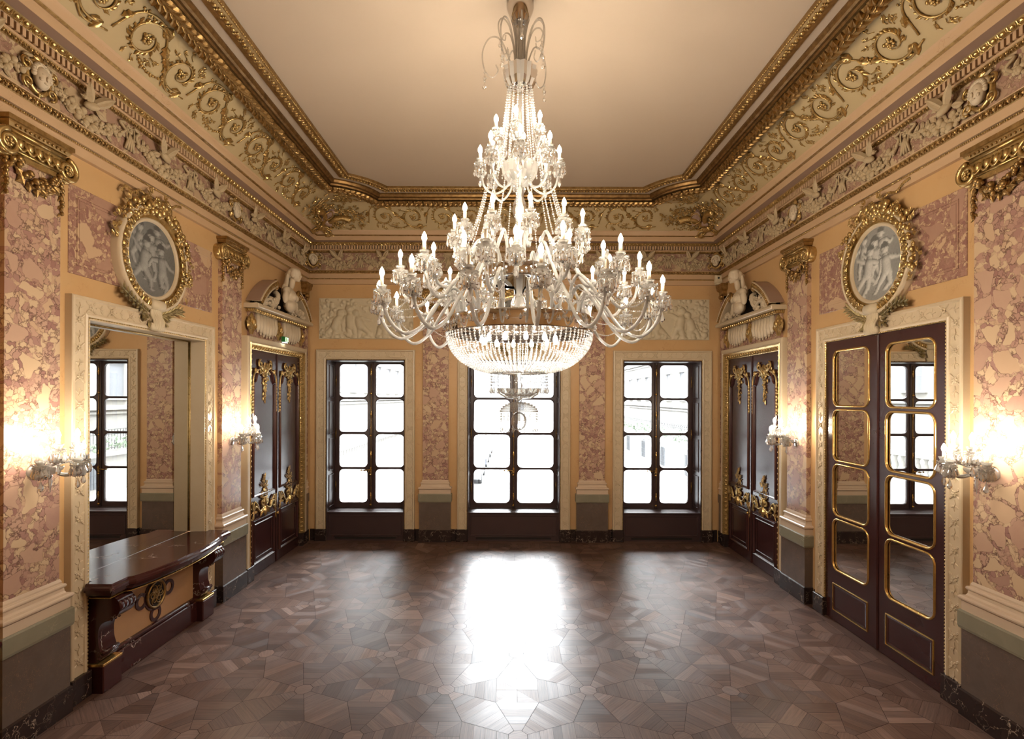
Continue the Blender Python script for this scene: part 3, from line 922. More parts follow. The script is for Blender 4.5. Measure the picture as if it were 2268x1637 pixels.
# ------------------------------------------------------------------ pilasters
def ushape(h, p): return [(-h, 0), (-h, p), (h, p), (h, 0)]
def capital_parts(h, par):
    """gilded ionic capital; local z = 0 at the top of the shaft (z 5.0)"""
    mb = MB()
    mb.add(miter(ushape(h+.01, .11), [(0, .25), (.012, .255), (.028, .285), (.03, .30), (.045, .305), (.045, .345), (0, .345)]))
    mb.add(box(-h-.03, h+.03, 0, .14, .30, .345))
    n = int(2*h/.042)
    for k in range(n): mb.add(SPHL, T(-h+.03+(2*h-.06)*k/(n-1), .135, .275) @ S(.014, .012, .014), True)
    a = mb.build('abacus', M['gold2'], par)
    mb = MB(); mb.add(box(-h, h, 0, .095, .02, .26))
    mb.add(tube([(-h, .10, .075), (h, .10, .075)], .014, 6), None, True)
    n = 5
    for k in range(n):
        x = (k-(n-1)/2)*(2*h-.14)/(n-1)*.92
        mb.add(SPH, T(x, .10, .145) @ S(.036, .035, .048), True)
        mb.add(tube(smooth_path([(x-.048, .10, .19), (x-.045, .125, .125), (x, .13, .085), (x+.045, .125, .125), (x+.048, .10, .19)], 3), .010, 5), None, True)
    mb.add(tube([(-h, .105, .232), (h, .105, .232)], .018, 6), None, True)
    mb.build('egg_echinus', M['gold'], par)
    for sg in (-1, 1):
        mb = MB()
        cx = sg*(h+.02)
        P = spiral_pts(cx, .12, .105, .03, PI/2, -sg*1.6, 30, .115)
        mb.add(tube(P, [.028-.014*i/30 for i in range(31)], 7), None, True)
        mb.add(lathe([(.001, .10), (.10, .10), (.118, .08), (.118, -.06), (.10, -.09)], 20), T(cx, .0, .12) @ R(-PI/2, 'X'), True)
        flower(mb, T(cx, .12, .12), .045, 6)
        mb.build('volute', M['gold'], par)
    mb = MB(); r = random.Random(7)
    for k in range(46):
        t = r.uniform(-1, 1); z = .02-.17*(1-abs(t)**1.6)+r.uniform(-.01, .07)
        q = r.uniform(.014, .034); mb.add(SPHL, T(t*(h-.03), .085+r.uniform(0, .035), z) @ S(q), True)
    for k in range(24):
        t = r.uniform(-1, 1)
        mb.add(leaf(.09, .05, .02, 4, 2), T(t*(h-.03), .07+r.uniform(0, .02), .0-.15*(1-t*t)) @ R(r.uniform(1.8, 4.5), 'Y'))
    mb.build('fruit_garland', M['gold2'], par)
    for sg in (-1, 1):
        mb = MB()
        for k in range(9):
            z = -.0-.036*k
            mb.add(SPHL, T(sg*(h+.0)+.008*math.sin(k*2), .075, z) @ S(.026-.0016*k, .022, .024), True)
            mb.add(leaf(.055, .03, .012, 3), T(sg*h, .065, z) @ R(PI+(.7 if k % 2 else -.7), 'Y'))
        mb.build('hanging_drop', M['gold2'], par)

def make_pilaster(h=.265):
    t = thing('pilaster', 'x', 'pilaster', (0, 0, 0), 0, 'pink marble pilasters')
    MB().add(miter(ushape(h+.075, .135), [(-.02, 0), (0, 0), (0, .235), (-.012, .25), (-.06, .25)])).build('pedestal_foot', M['black'], t)
    MB().add(miter(ushape(h+.06, .12), [(0, .24), (0, .825)])).build('pedestal_die', M['brown'], t)
    mb = MB(); mb.add(miter(ushape(h+.06, .12), [(-.05, .822), (.015, .825), (.022, .85), (.022, .985), (.012, 1.0), (-.10, 1.0)]))
    mb.build('pedestal_cap', M['green'], t)
    prof = [(.055, 1.0), (.055, 1.085), (.062, 1.09)]
    for k in range(7): a = -PI/2+PI*k/6; prof.append((.05+.026*math.cos(a), 1.115+.025*math.sin(a)))
    prof += [(.034, 1.145), (.024, 1.165), (.022, 1.19)]
    for k in range(7): a = -PI/2+PI*k/6; prof.append((.018+.018*math.cos(a), 1.215+.02*math.sin(a)))
    prof += [(.010, 1.24), (.010, 1.255), (0, 1.28), (-.03, 1.28)]
    MB().add(miter(ushape(h+.005, .067), prof)).build('moulded_base', M['base_stone'], t)
    MB().add(miter(ushape(h, .065), [(0, 1.278), (0, 5.02)])).build('shaft', M['pink'], t)
    c = bpy.data.objects.new('capital', None); C.objects.link(c); c.parent = t; c.location = (0, 0, 5.0)
    capital_parts(h, c)
    return t
pil = make_pilaster()
PILS = [('L', 4.54, 'pink marble pilaster with gilded capital nearest the viewer on the left wall'),
        ('L', 7.77, 'pink marble pilaster between the mirror and the far door on the left wall'),
        ('R', 4.555+.0, 'pink marble pilaster with gilded capital nearest the viewer on the right wall'),
        ('R', 7.81, 'pink marble pilaster between the mirrored door and the far door on the right wall'),
        ('B', XC-1.633, 'pink marble pilaster between the left and the middle window'),
        ('B', XC+1.633, 'pink marble pilaster between the middle and the right window')]
tree = {}
for c in bpy.data.objects:
    if c.parent: tree.setdefault(c.parent.name, []).append(c)
for i, (w, u, lab) in enumerate(PILS):
    o = pil if i == 0 else copy_tree(pil, None, tree)
    l, rz = wall_at(w, u); o.location = l; o.rotation_euler = (0, 0, rz); o['label'] = lab
# narrow corner pilasters
for sg, w, nm in ((-1, 'L', 'left'), (1, 'R', 'right')):
    l, rz = wall_at(w, YF-.156, 0, .003)
    t = thing('corner_pilaster', 'narrow rose marble strip with small gilded console in the far %s corner' % nm, 'pilaster', l, rz, 'corner pilasters')
    h = .085
    MB().add(miter(ushape(h+.02, .085), [(0, 0), (0, .24), (-.02, .25)])).build('pedestal_foot', M['black'], t)
    MB().add(miter(ushape(h+.01, .078), [(0, .24), (0, .825), (.012, .83), (.012, 1.0), (-.03, 1.0)])).build('pedestal_die', M['brown'], t)
    MB().add(miter(ushape(h, .06), [(.015, 1.0), (.015, 1.09), (.03, 1.115), (.015, 1.145), (.01, 1.19), (.02, 1.215), (.005, 1.24), (0, 1.28)])).build('moulded_base', M['base_stone'], t)
    MB().add(miter(ushape(h, .06), [(0, 1.27), (0, 5.1)])).build('shaft', M['rose'], t)
    mb = MB(); mb.add(miter(ushape(h+.01, .085), [(-.03, 5.02), (-.01, 5.05), (-.01, 5.13), (.0, 5.15), (.0, 5.20), (.035, 5.24), (.04, 5.30), (.05, 5.31), (.05, 5.355), (0, 5.355)]))
    mb.add(SPHH, T(0, .085, 5.09) @ S(.07, .045, .05), True); mb.add(SPHL, T(0, .08, 5.02) @ S(.03), True)
    mb.build('console', M['gold2'], t)

# ------------------------------------------------------------------ casings
def hoop(h, z0, z1): return [(h, z0), (h, z1), (-h, z1), (-h, z0)]
def rosette_unit():
    mb = MB(); flower(mb, T(0, .004, 0), .036, 6)
    for k in range(4): mb.add(leaf(.062, .03, .012, 4), T(0, .002, 0) @ R(PI/4+k*PI/2, 'Y') @ T(0, 0, .03))
    mb.add(tube([(0, .004, .06), (.012, .008, .10), (-.008, .006, .14), (0, .004, .175)], .005, 4), None, True)
    for sg in (-1, 1): mb.add(leaf(.055, .024, .010, 3), T(0, .002, .12) @ R(sg*1.1, 'Y'))
    return np.concatenate(mb.v), mb.f
ROS = rosette_unit()
def hoop_points(h, z0, z1, sp):
    out = []
    P = hoop(h, z0, z1)
    for a, b in zip(P, P[1:]):
        d = math.hypot(b[0]-a[0], b[1]-a[1]); n = max(1, round(d/sp))
        for i in range(n):
            t = (i+.5)/n; out.append(((a[0]+(b[0]-a[0])*t, a[1]+(b[1]-a[1])*t), math.atan2(-(b[0]-a[0]), -(b[1]-a[1]))+PI))
    return out
def casing(par, half, zb=.25, proj=.08, width=.21, bead=True, top=OPEN_TOP):
    """carved cream casing with gilt bead, local frame of its wall; half = half opening"""
    ho = half+width; zt = top+width; j = proj
    mb = MB()
    mb.add(xz(miter(hoop(ho, zb, zt), [(0, 0), (0, j-.012), (.008, j-.004), (.028, j), (.036, j-.014), (.042, j-.020), (.155, j-.020), (.162, j-.010), (.178, j-.004), (.192, j-.010), (width-.012, j-.014), (width-.012, -.02)])))
    c = mb.build('casing', M['cream'], par)
    mb = MB()
    for (x, z), a in hoop_points(half+width-.098, zb, top+.112, .29):
        mb.add(ROS, T(x, j-.021, z) @ R(a, 'Y') @ S(1.0, 1, 1))
    mb.build('carved_rosettes', M['cream'], c)
    mb = MB(); mb.add(xz(miter(hoop(half+.013, zb, top+.013), [(0, -.02), (0, j-.024), (.006, j-.018), (.012, j-.024), (.012, -.02)])))
    if bead:
        for (x, z), a in hoop_points(half+.006, zb, top+.006, .036):
            mb.add(SPHL, T(x, j-.018, z) @ R(a, 'Y') @ S(.008, .008, .013), True)
    mb.build('gilt_bead', M['gold'], par)
    for sg in (-1, 1):
        MB().add(bbox(min(sg*(half-.01), sg*(ho+.015)), max(sg*(half-.01), sg*(ho+.015)), 0, j+.02, 0, zb, .008)).build('plinth_block', M['black'], par)

# ------------------------------------------------------------------ windows
def make_window(n, cx, half, label, pos_word):
    w = thing('window_%d' % n, label, 'window', (XC+cx, YF, 0), PI, kind='structure')
    casing(w, half)
    yl = -.43                                    # leaf plane, local y (behind the wall face)
    mb = MB()                                    # jambs, head and inner frame
    for sg in (-1, 1):
        x = sg*half
        mb.add(box(min(x, x-sg*.02), max(x, x-sg*.02), yl-.02, .06, .0, OPEN_TOP))
        # folded shutter with four raised panels on the reveal
        for k in range(4):
            z0 = .66+k*.775
            P = [(-.05, z0), (-.05, z0+.70), (yl+.07, z0+.70), (yl+.07, z0)]
            V, F = miter(P, [(0, 0), (.012, .014), (.022, .014), (.03, .004)], True) if sg < 0 else miter(P[::-1], [(0, 0), (-.012, .014), (-.022, .014), (-.03, .004)], True)
            mb.add(([(x-sg*(.02+h), a, b) for a, b, h in V], F))
    mb.add(box(-half, half, yl-.02, .06, OPEN_TOP-.02, OPEN_TOP))
    mb.build('panelled_reveal', M['wood2'], w)
    mb = MB(); mb.add(bbox(-half, half, yl, .055, .575, .60, .008)); mb.add(box(-half+.15, half-.15, yl+.10, -.10, .598, .603))
    mb.build('sill', M['wood2'], w)
    mb = MB(); mb.add(box(-half, half, yl, .03, .0, .575))
    mb.add(xz(miter([(-half+.06, .11), (half-.06, .11), (half-.06, .53), (-half+.06, .53)], [(0, .03), (.006, .038), (.014, .038), (.022, .031)], True)))
    mb.add(box(-half+.16, half-.16, .03, .045, .09, .10))
    p = mb.build('sill_panel', M['wood2'], w)
    MB().add(box(-half+.18, half-.18, .028, .034, .035, .075)).build('air_slot_shade', M['dark'], p)  # solid dark strip standing in for the shade inside the slot
    # leaves
    zs = [(.705, 1.43), (1.474, 2.19), (2.24, 2.955), (3.0, 3.717)]
    st_out, st_in = (.10, .085) if half > .9 else (.115, .09)
    for sg in (-1, 1):
        xa, xb = (0, half) if sg > 0 else (-half, 0)
        ha, hb = (st_in, half-st_out) if sg > 0 else (-half+st_out, -st_in)
        if half < .9: ha, hb = (ha, hb)
        mb = MB()
        edges = [.60, 1.452, 2.215, 2.9775, 3.77]
        for (z0, z1), e0, e1 in zip(zs, edges, edges[1:]):
            mb.add(plate_hole(xa, xb, e0, e1, (ha, hb, z0, z1, .095), yl-.05, yl, 6))
            mb.add(xz(miter(rrect(ha, hb, z0, z1, .095, 6), [(0, yl), (-.012, yl+.008), (-.018, yl)], True)))
        lf_ = mb.build('leaf', M['wood2'], w)
        g = MB()
        for z0, z1 in zs: g.add(poly_prism(rrect(ha-.01, hb+.01, z0-.01, z1+.01, .1, 6), yl-.030, yl-.026))
        g.build('glazing', M['pane'], lf_)
        h_ = MB()                                # hinges
        for z in (1.05, 2.2, 3.35): h_.add(tube([(sg*(half-.045), yl+.012, z-.12), (sg*(half-.045), yl+.012, z+.12)], .009, 6), None, True)
        h_.build('hinges', M['brass'], lf_)
    mb = MB(); mb.add(bbox(-.035, .035, yl, yl+.03, .60, 3.77, .012))
    mb.build('astragal', M['wood2'], w)
    mb = MB(); mb.add(tube([(0, yl+.045, .66), (0, yl+.045, 3.72)], .007, 6), None, True)
    for z in (.85, 1.75, 2.62, 3.55):
        mb.add(lathe([(.004, -.09), (.016, -.07), (.012, -.045), (.022, -.02), (.022, .02), (.012, .045), (.016, .07), (.004, .09)], 8), T(0, yl+.045, z), True)
    for z in (.66, 1.32, 2.16, 3.08): mb.add(lathe([(.004, -.03), (.02, -.012), (.02, .012), (.004, .03)], 8), T(0.0, yl+.045, z), True); mb.add(SPHL, T(.022, yl+.05, z) @ S(.016), True)
    mb.add(box(-.016, .016, yl+.03, yl+.06, 1.36, 1.48), None)
    mb.add(tube(smooth_path([(0, yl+.06, 1.42), (.05, yl+.085, 1.425), (.12, yl+.085, 1.415), (.19, yl+.085, 1.42)], 4), [.010+.006*math.sin(i) for i in range(13)], 7), None, True)
    mb.add(SPHL, T(.20, yl+.085, 1.42) @ S(.018), True); mb.add(tube([(.03, yl+.08, 1.42), (.04, yl+.085, 1.35)], .008, 6), None, True)
    mb.build('espagnolette_handle', M['brass'], w)
    return w
make_window(1, CW[0][0], CW[0][1], 'tall eight-pane french window left of the chandelier, under a relief panel', 'left')
make_window(2, CW[1][0], CW[1][1], 'wide middle window behind the chandelier, looking down the white street', 'middle')
make_window(3, CW[2][0], CW[2][1], 'tall eight-pane window showing railings and hedge, right of the chandelier', 'right')

# ------------------------------------------------------------------ doors
def acanthus_cluster(mb, r, W, H, n, y=.01, up=True):
    for k in range(n):
        t = r.uniform(-1, 1); z = r.uniform(-1, 1); 
        if abs(t)+abs(z)*.7 > 1.2: continue
        mb.add(leaf(r.uniform(.05, .11), r.uniform(.03, .05), .022, 4, 2), T(t*W, y, z*H) @ R(math.atan2(t, z)+r.uniform(-.8, .8), 'Y'))
def scroll_pair(mb, cx, cz, r0, y=.015, th=.014, flip=1):
    for sg in (-1, 1):
        P = spiral_pts(cx+sg*r0*1.0, cz, r0, r0*.25, PI/2 if sg < 0 else PI/2, -sg*flip*1.25, 16, y)
        mb.add(tube(P, [th*(1-.5*i/16) for i in range(17)], 6), None, True)
        mb.add(SPHL, T(P[-1][0], y+.006, P[-1][2]) @ S(th*1.3), True)
def far_door(n, w, label):
    l, rz = wall_at(w, DOOR_C)
    d = thing('door_%d' % n, label, 'door', l, rz, kind='structure')
    hf = DOOR_H; wd = .20; j = .10
    mb = MB(); mb.add(xz(miter(hoop(hf+wd, .25, OPEN_TOP+wd), [(0, 0), (0, j), (.012, j+.008), (.07, j+.008), (.078, j-.004), (.088, j-.004)])))
    mb.build('casing', M['cream'], d)
    mb = MB(); mb.add(xz(miter(hoop(hf+wd-.088, .25, OPEN_TOP+wd-.088), [(0, j-.004), (.012, j+.012), (.024, j+.004), (.055, j-.02), (.095, j-.062), (.108, .032), (.112, .0)])), None, False)
    for (x, z), a in hoop_points(hf+.052, .25, OPEN_TOP+.052, .088):
        q = T(x, .066, z) @ R(a, 'Y') @ R(PI/2, 'Y') @ R(-.65, 'X')
        mb.add(EGG, q @ S(1.0, 1.2, 1.35))
    mb.build('gilt_egg_moulding', M['gold'], d)
    for sg in (-1, 1):
        MB().add(bbox(min(sg*(hf-.0), sg*(hf+wd+.01)), max(sg*(hf-.0), sg*(hf+wd+.01)), 0, j+.02, 0, .25, .008)).build('plinth_block', M['black'], d)
    rr = random.Random(3)
    first_leaf = None
    for sg in (-1, 1):
        lf_ = bpy.data.objects.new('door_leaf', None); C.objects.link(lf_); lf_.parent = d; lf_.location = (sg*hf/2, 0, 0)
        if first_leaf:
            for c in kids(first_leaf):
                q = c.copy(); C.objects.link(q); q.parent = lf_
            continue
        first_leaf = lf_
        hw = hf/2-.004
        mb = MB(); mb.add(box(-hw, hw, .0, .03, .01, OPEN_TOP-.004))
        pw = hw-.10
        mb.add(xz(miter([(-pw, .20), (pw, .20), (pw, .94), (-pw, .94)], [(-.01, .03), (0, .052), (.012, .058), (.026, .044), (.036, .036), (.036, .0301)], True)))
        mb.add(xz(miter([(-pw+.07, .27), (pw-.07, .27), (pw-.07, .87), (-pw+.07, .87)], [(0, .031), (.012, .042), (.03, .042), (.04, .034)], True)))
        top = 3.52
        up = [(-pw, 1.33), (pw, 1.33), (pw, top-.28)] + [(pw-.10*math.sin(a), top-.28+.10*(1-math.cos(a))+.0) for a in (.5, 1.0, PI/2)] + \
             [(pw-.20, top), (-pw+.20, top)] + [(-pw+.10*math.sin(a), top-.28+.10*(1-math.cos(a))) for a in (PI/2, 1.0, .5)] + [(-pw, top-.28)]
        mb.add(xz(miter(up, [(-.01, .03), (0, .052), (.012, .058), (.026, .044), (.036, .036), (.036, .0301)], True)))
        mb.build('panelling', M['wood'], lf_)
        mb = MB()
        mb.add(xz(miter([(-pw-.012, .188), (pw+.012, .188), (pw+.012, .952), (-pw-.012, .952)], [(0, .03), (.005, .038), (.010, .03)], True)))
        mb.add(xz(miter([(p[0]*1.03, p[1]) for p in up], [(-.002, .052), (.004, .062), (.010, .052)], True)))
        mb.build('edge_moulding', M['woodtrim'], lf_)
        g = MB()                                 # carved gilt crest at the top
        scroll_pair(g, 0, 3.48, .055, .055, .018)
        for k in range(9): g.add(leaf(.155-.012*abs(k-4), .042, .034, 5), T(0, .05, 3.44) @ R((k-4)*.32, 'Y'), True)
        for k in range(7): g.add(leaf(.13, .040, .030, 5), T(0, .045, 3.46) @ R(PI+(k-3)*.36, 'Y'), True)
        g.add(SPHH, T(0, .06, 3.45) @ S(.045, .035, .05), True)
        for q in (-1, 1):
            g.add(leaf(.17, .06, .04, 6, 3), T(q*.06, .045, 3.48) @ R(q*1.35, 'Y'), True); g.add(leaf(.13, .05, .03, 6, 3), T(q*.08, .045, 3.44) @ R(q*2.0, 'Y'), True)
            P = smooth_path([(q*.20, .045, 3.46), (q*.33, .05, 3.43), (q*(pw+.02), .05, 3.33), (q*(pw+.03), .045, 3.18)], 4)
            g.add(tube(P, [.016]*len(P), 6), None, True)
            g.add(SPH, T(q*.33, .05, 3.44) @ S(.035, .03, .05), True)
            for k in range(9): g.add(SPHL, T(q*(pw+.03), .045, 3.20-.055*k) @ S(.024-.0012*k, .022, .030), True); g.add(leaf(.06, .035, .014, 3), T(q*(pw+.03), .035, 3.20-.055*k) @ R(PI+(.7 if k % 2 else -.7), 'Y'))
        for k in range(16):
            z = 3.34-.026*k; g.add(SPHL, T(rr.uniform(-.05, .05)*(1-k/16), .05, z) @ S(.024-.0008*k), True)
            g.add(leaf(.07, .035, .016, 3), T(rr.uniform(-.04, .04), .035, z) @ R(PI+rr.uniform(-1.2, 1.2), 'Y'))
        for k in range(26): g.add(leaf(rr.uniform(.05, .09), rr.uniform(.025, .04), .022, 4, 2), T(rr.gauss(0, .12), .045, rr.uniform(3.34, 3.56)) @ R(rr.uniform(-PI, PI), 'Y'), True)
        for q in (-1, 1):
            g.add(tube(spiral_pts(q*.17, 3.56, .07, .02, PI/2, -q*1.2, 14, .05), .018, 6), None, True)
        g.build('gilt_crest', M['gold'], lf_)
        g = MB()                                 # gilt bouquet and scrolls above the lower panel
        scroll_pair(g, 0, 1.20, .075, .05, .020, -1)
        g.add(SPHH, T(0, .05, 1.20) @ S(.06, .04, .085), True)
        for q in (-1, 1):
            P = smooth_path([(q*.05, .05, 1.10), (q*.18, .055, 1.06), (q*.30, .05, 1.16), (q*.40, .05, 1.12), (q*.43, .05, 1.26)], 4)
            g.add(tube(P, [.022-.0006*i for i in range(len(P))], 6), None, True)
            P = smooth_path([(q*.20, .05, 1.07), (q*.27, .05, 1.20), (q*.36, .05, 1.24), (q*.38, .05, 1.06), (q*.42, .05, .98)], 4)
            g.add(tube(P, [.018-.0005*i for i in range(len(P))], 6), None, True)
            for k in range(7): g.add(leaf(.10, .05, .025, 4, 2), T(q*rr.uniform(.08, .42), .04, rr.uniform(1.02, 1.2)) @ R(rr.uniform(-3, 3), 'Y'))
            g.add(leaf(.16, .07, .04, 5, 2), T(q*.06, .045, 1.1) @ R(q*2.5, 'Y'))
        g.add(leaf(.18, .09, .05, 5, 3), T(0, .05, 1.12) @ R(PI, 'Y'))
        for k in range(34):
            z = 1.27+.36*(k/34)**1.1; x = rr.uniform(-1, 1)*(.17*(1-k/38)+.01)
            if k % 2: flower(g, T(x, .05, z), rr.uniform(.014, .024), 5)
            g.add(leaf(rr.uniform(.06, .10), .030, .016, 3), T(x, .042, z) @ R(rr.uniform(-1.4, 1.4), 'Y'))
        g.build('gilt_bouquet', M['gold'], lf_)
    mb = MB(); mb.add(bbox(-.028, .028, .02, .05, .01, OPEN_TOP-.01, .01)); mb.build('meeting_stile', M['wood'], d)
    mb = MB(); mb.add(box(.035, .075, .03, .040, .82, 1.10)); mb.add(SPH, T(.055, .075, .90) @ S(.022, .02, .026), True); mb.add(tube([(.055, .03, .90), (.055, .07, .90)], .010, 6), None, True)
    mb.add(tube([(.055, .045, .885), (.055, .05, .80)], .005, 5), None, True)
    mb.build('door_knob', M['brass'], d)
    return d
far_door(1, 'L', 'dark panelled double door with gilt bouquets in the left wall, exit sign above')
far_door(2, 'R', 'dark panelled double door with gilt bouquets at the far end of the right wall')

def mirror_door(n):
    l, rz = wall_at('R', BAY)
    d = thing('door_%d' % n, 'dark double door glazed with rounded gilt-edged mirrors in the right wall', 'door', l, rz, kind='structure')
    hf = .98; casing(d, hf, bead=True)
    mb = MB(); mb.add(box(-hf, hf, .0, .012, 0, .02)); 
    for sg in (-1, 1):
        lf_ = bpy.data.objects.new('door_leaf', None); C.objects.link(lf_); lf_.parent = d; lf_.location = (sg*hf/2, 0, 0)
        hw = hf/2-.002; mb = MB(); g = MB(); gl = MB()
        cells = [(.62, 1.4075, .70, 1.38), (1.4075, 2.1425, 1.435, 2.115), (2.1425, 2.8775, 2.17, 2.85), (2.8775, OPEN_TOP-.003, 2.905, 3.64)]
        hx = hw-.145
        for e0, e1, z0, z1 in cells:
            mb.add(plate_hole(-hw, hw, e0, e1, (-hx, hx, z0, z1, .10), .003, .042, 6))
            g.add(xz(miter(rrect(-hx, hx, z0, z1, .10, 6), [(.012, .030), (.010, .044), (0, .056), (-.012, .052), (-.016, .042)], True)), None, True)
            gl.add(poly_prism(rrect(-hx-.02, hx+.02, z0-.02, z1+.02, .11, 6), .016, .024))
        mb.add(box(-hw, hw, .003, .042, .008, .62))
        mb.add(xz(miter([(-hx, .14), (hx, .14), (hx, .51), (-hx, .51)], [(.012, .042), (.03, .048), (.05, .044)], True)))
        mb.build('frame', M['wood'], lf_)
        g.add(xz(miter([(-hx, .14), (hx, .14), (hx, .51), (-hx, .51)], [(0, .042), (.003, .052), (.010, .054), (.014, .042)], True)))
        g.build('gilt_edging', M['brass'], lf_)
        gl.build('mirror_panes', M['mirror'], lf_)
    mb = MB(); mb.add(bbox(-.03, .03, .03, .06, .01, OPEN_TOP-.01, .012)); mb.build('meeting_stile', M['wood'], d)
    return d
mirror_door(3)

# ------------------------------------------------------------------ left mirror and fireplace
l, rz = wall_at('L', BAY)
mir = thing('wall_mirror', 'tall mirror in carved cream casing above the dark marble fireplace', 'mirror', l, rz)
casing(mir, .98)
MB().add(box(-.979, .979, -.165, -.150, 1.137, OPEN_TOP-.001)).build('mirror_glass', M['mirror'], mir)
mb = MB()
for sg in (-1, 1): mb.add(box(min(sg*.98, sg*.965), max(sg*.98, sg*.965), -.149, .06, 1.137, OPEN_TOP))
mb.add(box(-.965, .965, -.145, .06, OPEN_TOP-.015, OPEN_TOP))
mb.build('reveal_lining', M['cream'], mir)
mb = MB()
for sg in (-1, 1): mb.add(tube([(sg*.958, -.14, 1.145), (sg*.958, -.14, OPEN_TOP-.02)], .008, 6), None, True)
mb.add(tube([(-.958, -.14, OPEN_TOP-.024), (.958, -.14, OPEN_TOP-.024)], .008, 6), None, True)
mb.build('inner_gilt_rod', M['gold'], mir)

l, rz = wall_at('L', BAY, 0, .002)
fp = thing('fireplace', 'dark red marble fireplace with bow-fronted top on scrolled consoles', 'fireplace', l, rz)
def mantel_outline(e=0.0):
    """plan outline, local (x along, y out); starts and ends at the wall line"""
    P = [(-1.07-e, .085), (-1.07-e, .37+e), (-.84-e*.3, .37+e)]
    for i in range(13):
        t = i/12; a = PI*t
        P.append((-.80+1.6*t, .415+e+.115*math.sin(a)**.7))
    P += [(.84+e*.3, .37+e), (1.07+e, .37+e), (1.07+e, .085)]
    return P
def outline_solid(layers):
    """stack of (outline expansion, z) rings, capped"""
    V = []; F = []; n = None
    for e, z in layers:
        P = mantel_outline(e); n = len(P); V += [(p[0], p[1], z) for p in P]
    for i in range(len(layers)-1):
        for k in range(n-1): F.append((i*n+k, i*n+k+1, (i+1)*n+k+1, (i+1)*n+k))
    F.append(tuple(range(n))); F.append(tuple((len(layers)-1)*n+k for k in range(n-1, -1, -1)))
    return V, F
mb = MB(); mb.add(outline_solid([(-.05, 1.005), (-.035, 1.02), (-.03, 1.045), (-.005, 1.055), (0, 1.08), (-.004, 1.10), (-.02, 1.112), (-.022, 1.122), (-.03, 1.136)]))
mb.build('mantel_top', M['mantel'], fp)
mb = MB(); mb.add(outline_solid([(-.10, .965), (-.085, .985), (-.075, 1.0), (-.06, 1.006)])); mb.build('frieze_moulding', M['mantel'], fp)
MB().add(outline_solid([(-.066, .975), (-.062, .980), (-.066, .985)])).build('brass_line', M['brass'], fp)
MB().add(box(-.80, .80, 0, .05, .30, .97)).build('tan_panel', M['tan'], fp)
mb = MB(); mb.add(bbox(-.82, .82, 0, .115, 0, .27, .01)); mb.add(bbox(-.82, .82, 0, .095, .27, .31, .01)); mb.build('base_slab', M['mantel'], fp)
for sg in (-1, 1):
    c = bpy.data.objects.new('console', None); C.objects.link(c); c.parent = fp; c.location = (sg*.835, 0, 0)
    side = smooth_path([(.0, .30), (.12, .30), (.165, .36), (.15, .42), (.13, .50), (.13, .62), (.17, .70), (.27, .74), (.335, .80), (.345, .88), (.31, .95), (.22, .97), (.0, .97)], 4)
    V = []; n = len(side)
    for x in (-.105, .105): V += [(x, p[0], p[1]) for p in side]
    F = [tuple(range(n)), tuple(range(2*n-1, n-1, -1))]+[(i, n+i, n+i+1, i+1) for i in range(n-1)]
    mb = MB(); mb.add((V, F))
    for x in (-.08, -.027, .027, .08): mb.add(tube([(x-.022, .30, .87), (x+.022, .30, .87)], .064, 12), None, True)
    for k in range(3): mb.add(tube([(-.105, .135+.018*k, .335+.03*k), (.105, .135+.018*k, .335+.03*k)], .022, 8), None, True)
    for k in range(3): mb.add(SPHL, T(-.05+.05*k, .20+.025, .715) @ S(.014), True)
    mb.build('scroll_bracket', M['mantel'], c)
    MB().add(bbox(-.125, .125, 0, .20, 0, .27, .01)).build('pedestal', M['mantel'], c)
    MB().add(bbox(-.128, .128, 0, .203, .268, .295, .006)).build('brass_plate', M['brass'], c)
mb = MB()
ring = lambda r0, r1, x, z: lathe([(r0, 0), (r0, .012), (r1, .012), (r1, 0)], 26)
for x, z in ((-.235, .64), (.235, .64), (0, .41)): mb.add(ring(.055, .095, 0, 0), T(x, .05, z) @ R(-PI/2, 'X'))
mb.add(ring(.10, .19, 0, 0), T(0, .05, .64) @ R(-PI/2, 'X'))
mb.build('inlaid_rings', M['mantel'], fp)
mb = MB(); mb.add(lathe([(.135, .01), (.14, .028), (.155, .034), (.165, .022), (.165, .008)], 30), T(0, .05, .64) @ R(-PI/2, 'X'), True)
for k in range(6):
    a = k*PI/3
    mb.add(tube([(p[0], .07, p[2]) for p in spiral_pts(.075*math.cos(a), .64+.075*math.sin(a), .05, .015, a, 1.3, 14)], .007, 5), None, True)
    mb.add(leaf(.09, .04, .016, 4, 2), T(0, .062, .64) @ R(a+.3, 'Y'))
flower(mb, T(0, .066, .64), .04, 6)
disc = MB(); disc.add(lathe([(.001, .014), (.14, .014)], 24), T(0, .05, .64) @ R(-PI/2, 'X'))
ro = mb.build('bronze_grille', M['gold2'], fp); disc.build('grille_back', M['dark'], ro)

f2_ = copy_tree(fp); l2, r2 = wall_at('L', BAY-3.23, 0, .002)
MB().add(box(-.962, .962, -.160, .12, 1.06, 1.1355)).build('mantel_shelf', M['mantel'], fp)
f2_.location = l2; f2_['label'] = 'second dark marble fireplace, only the corner of its top showing at the near left edge'; fp['group'] = f2_['group'] = 'marble fireplaces'
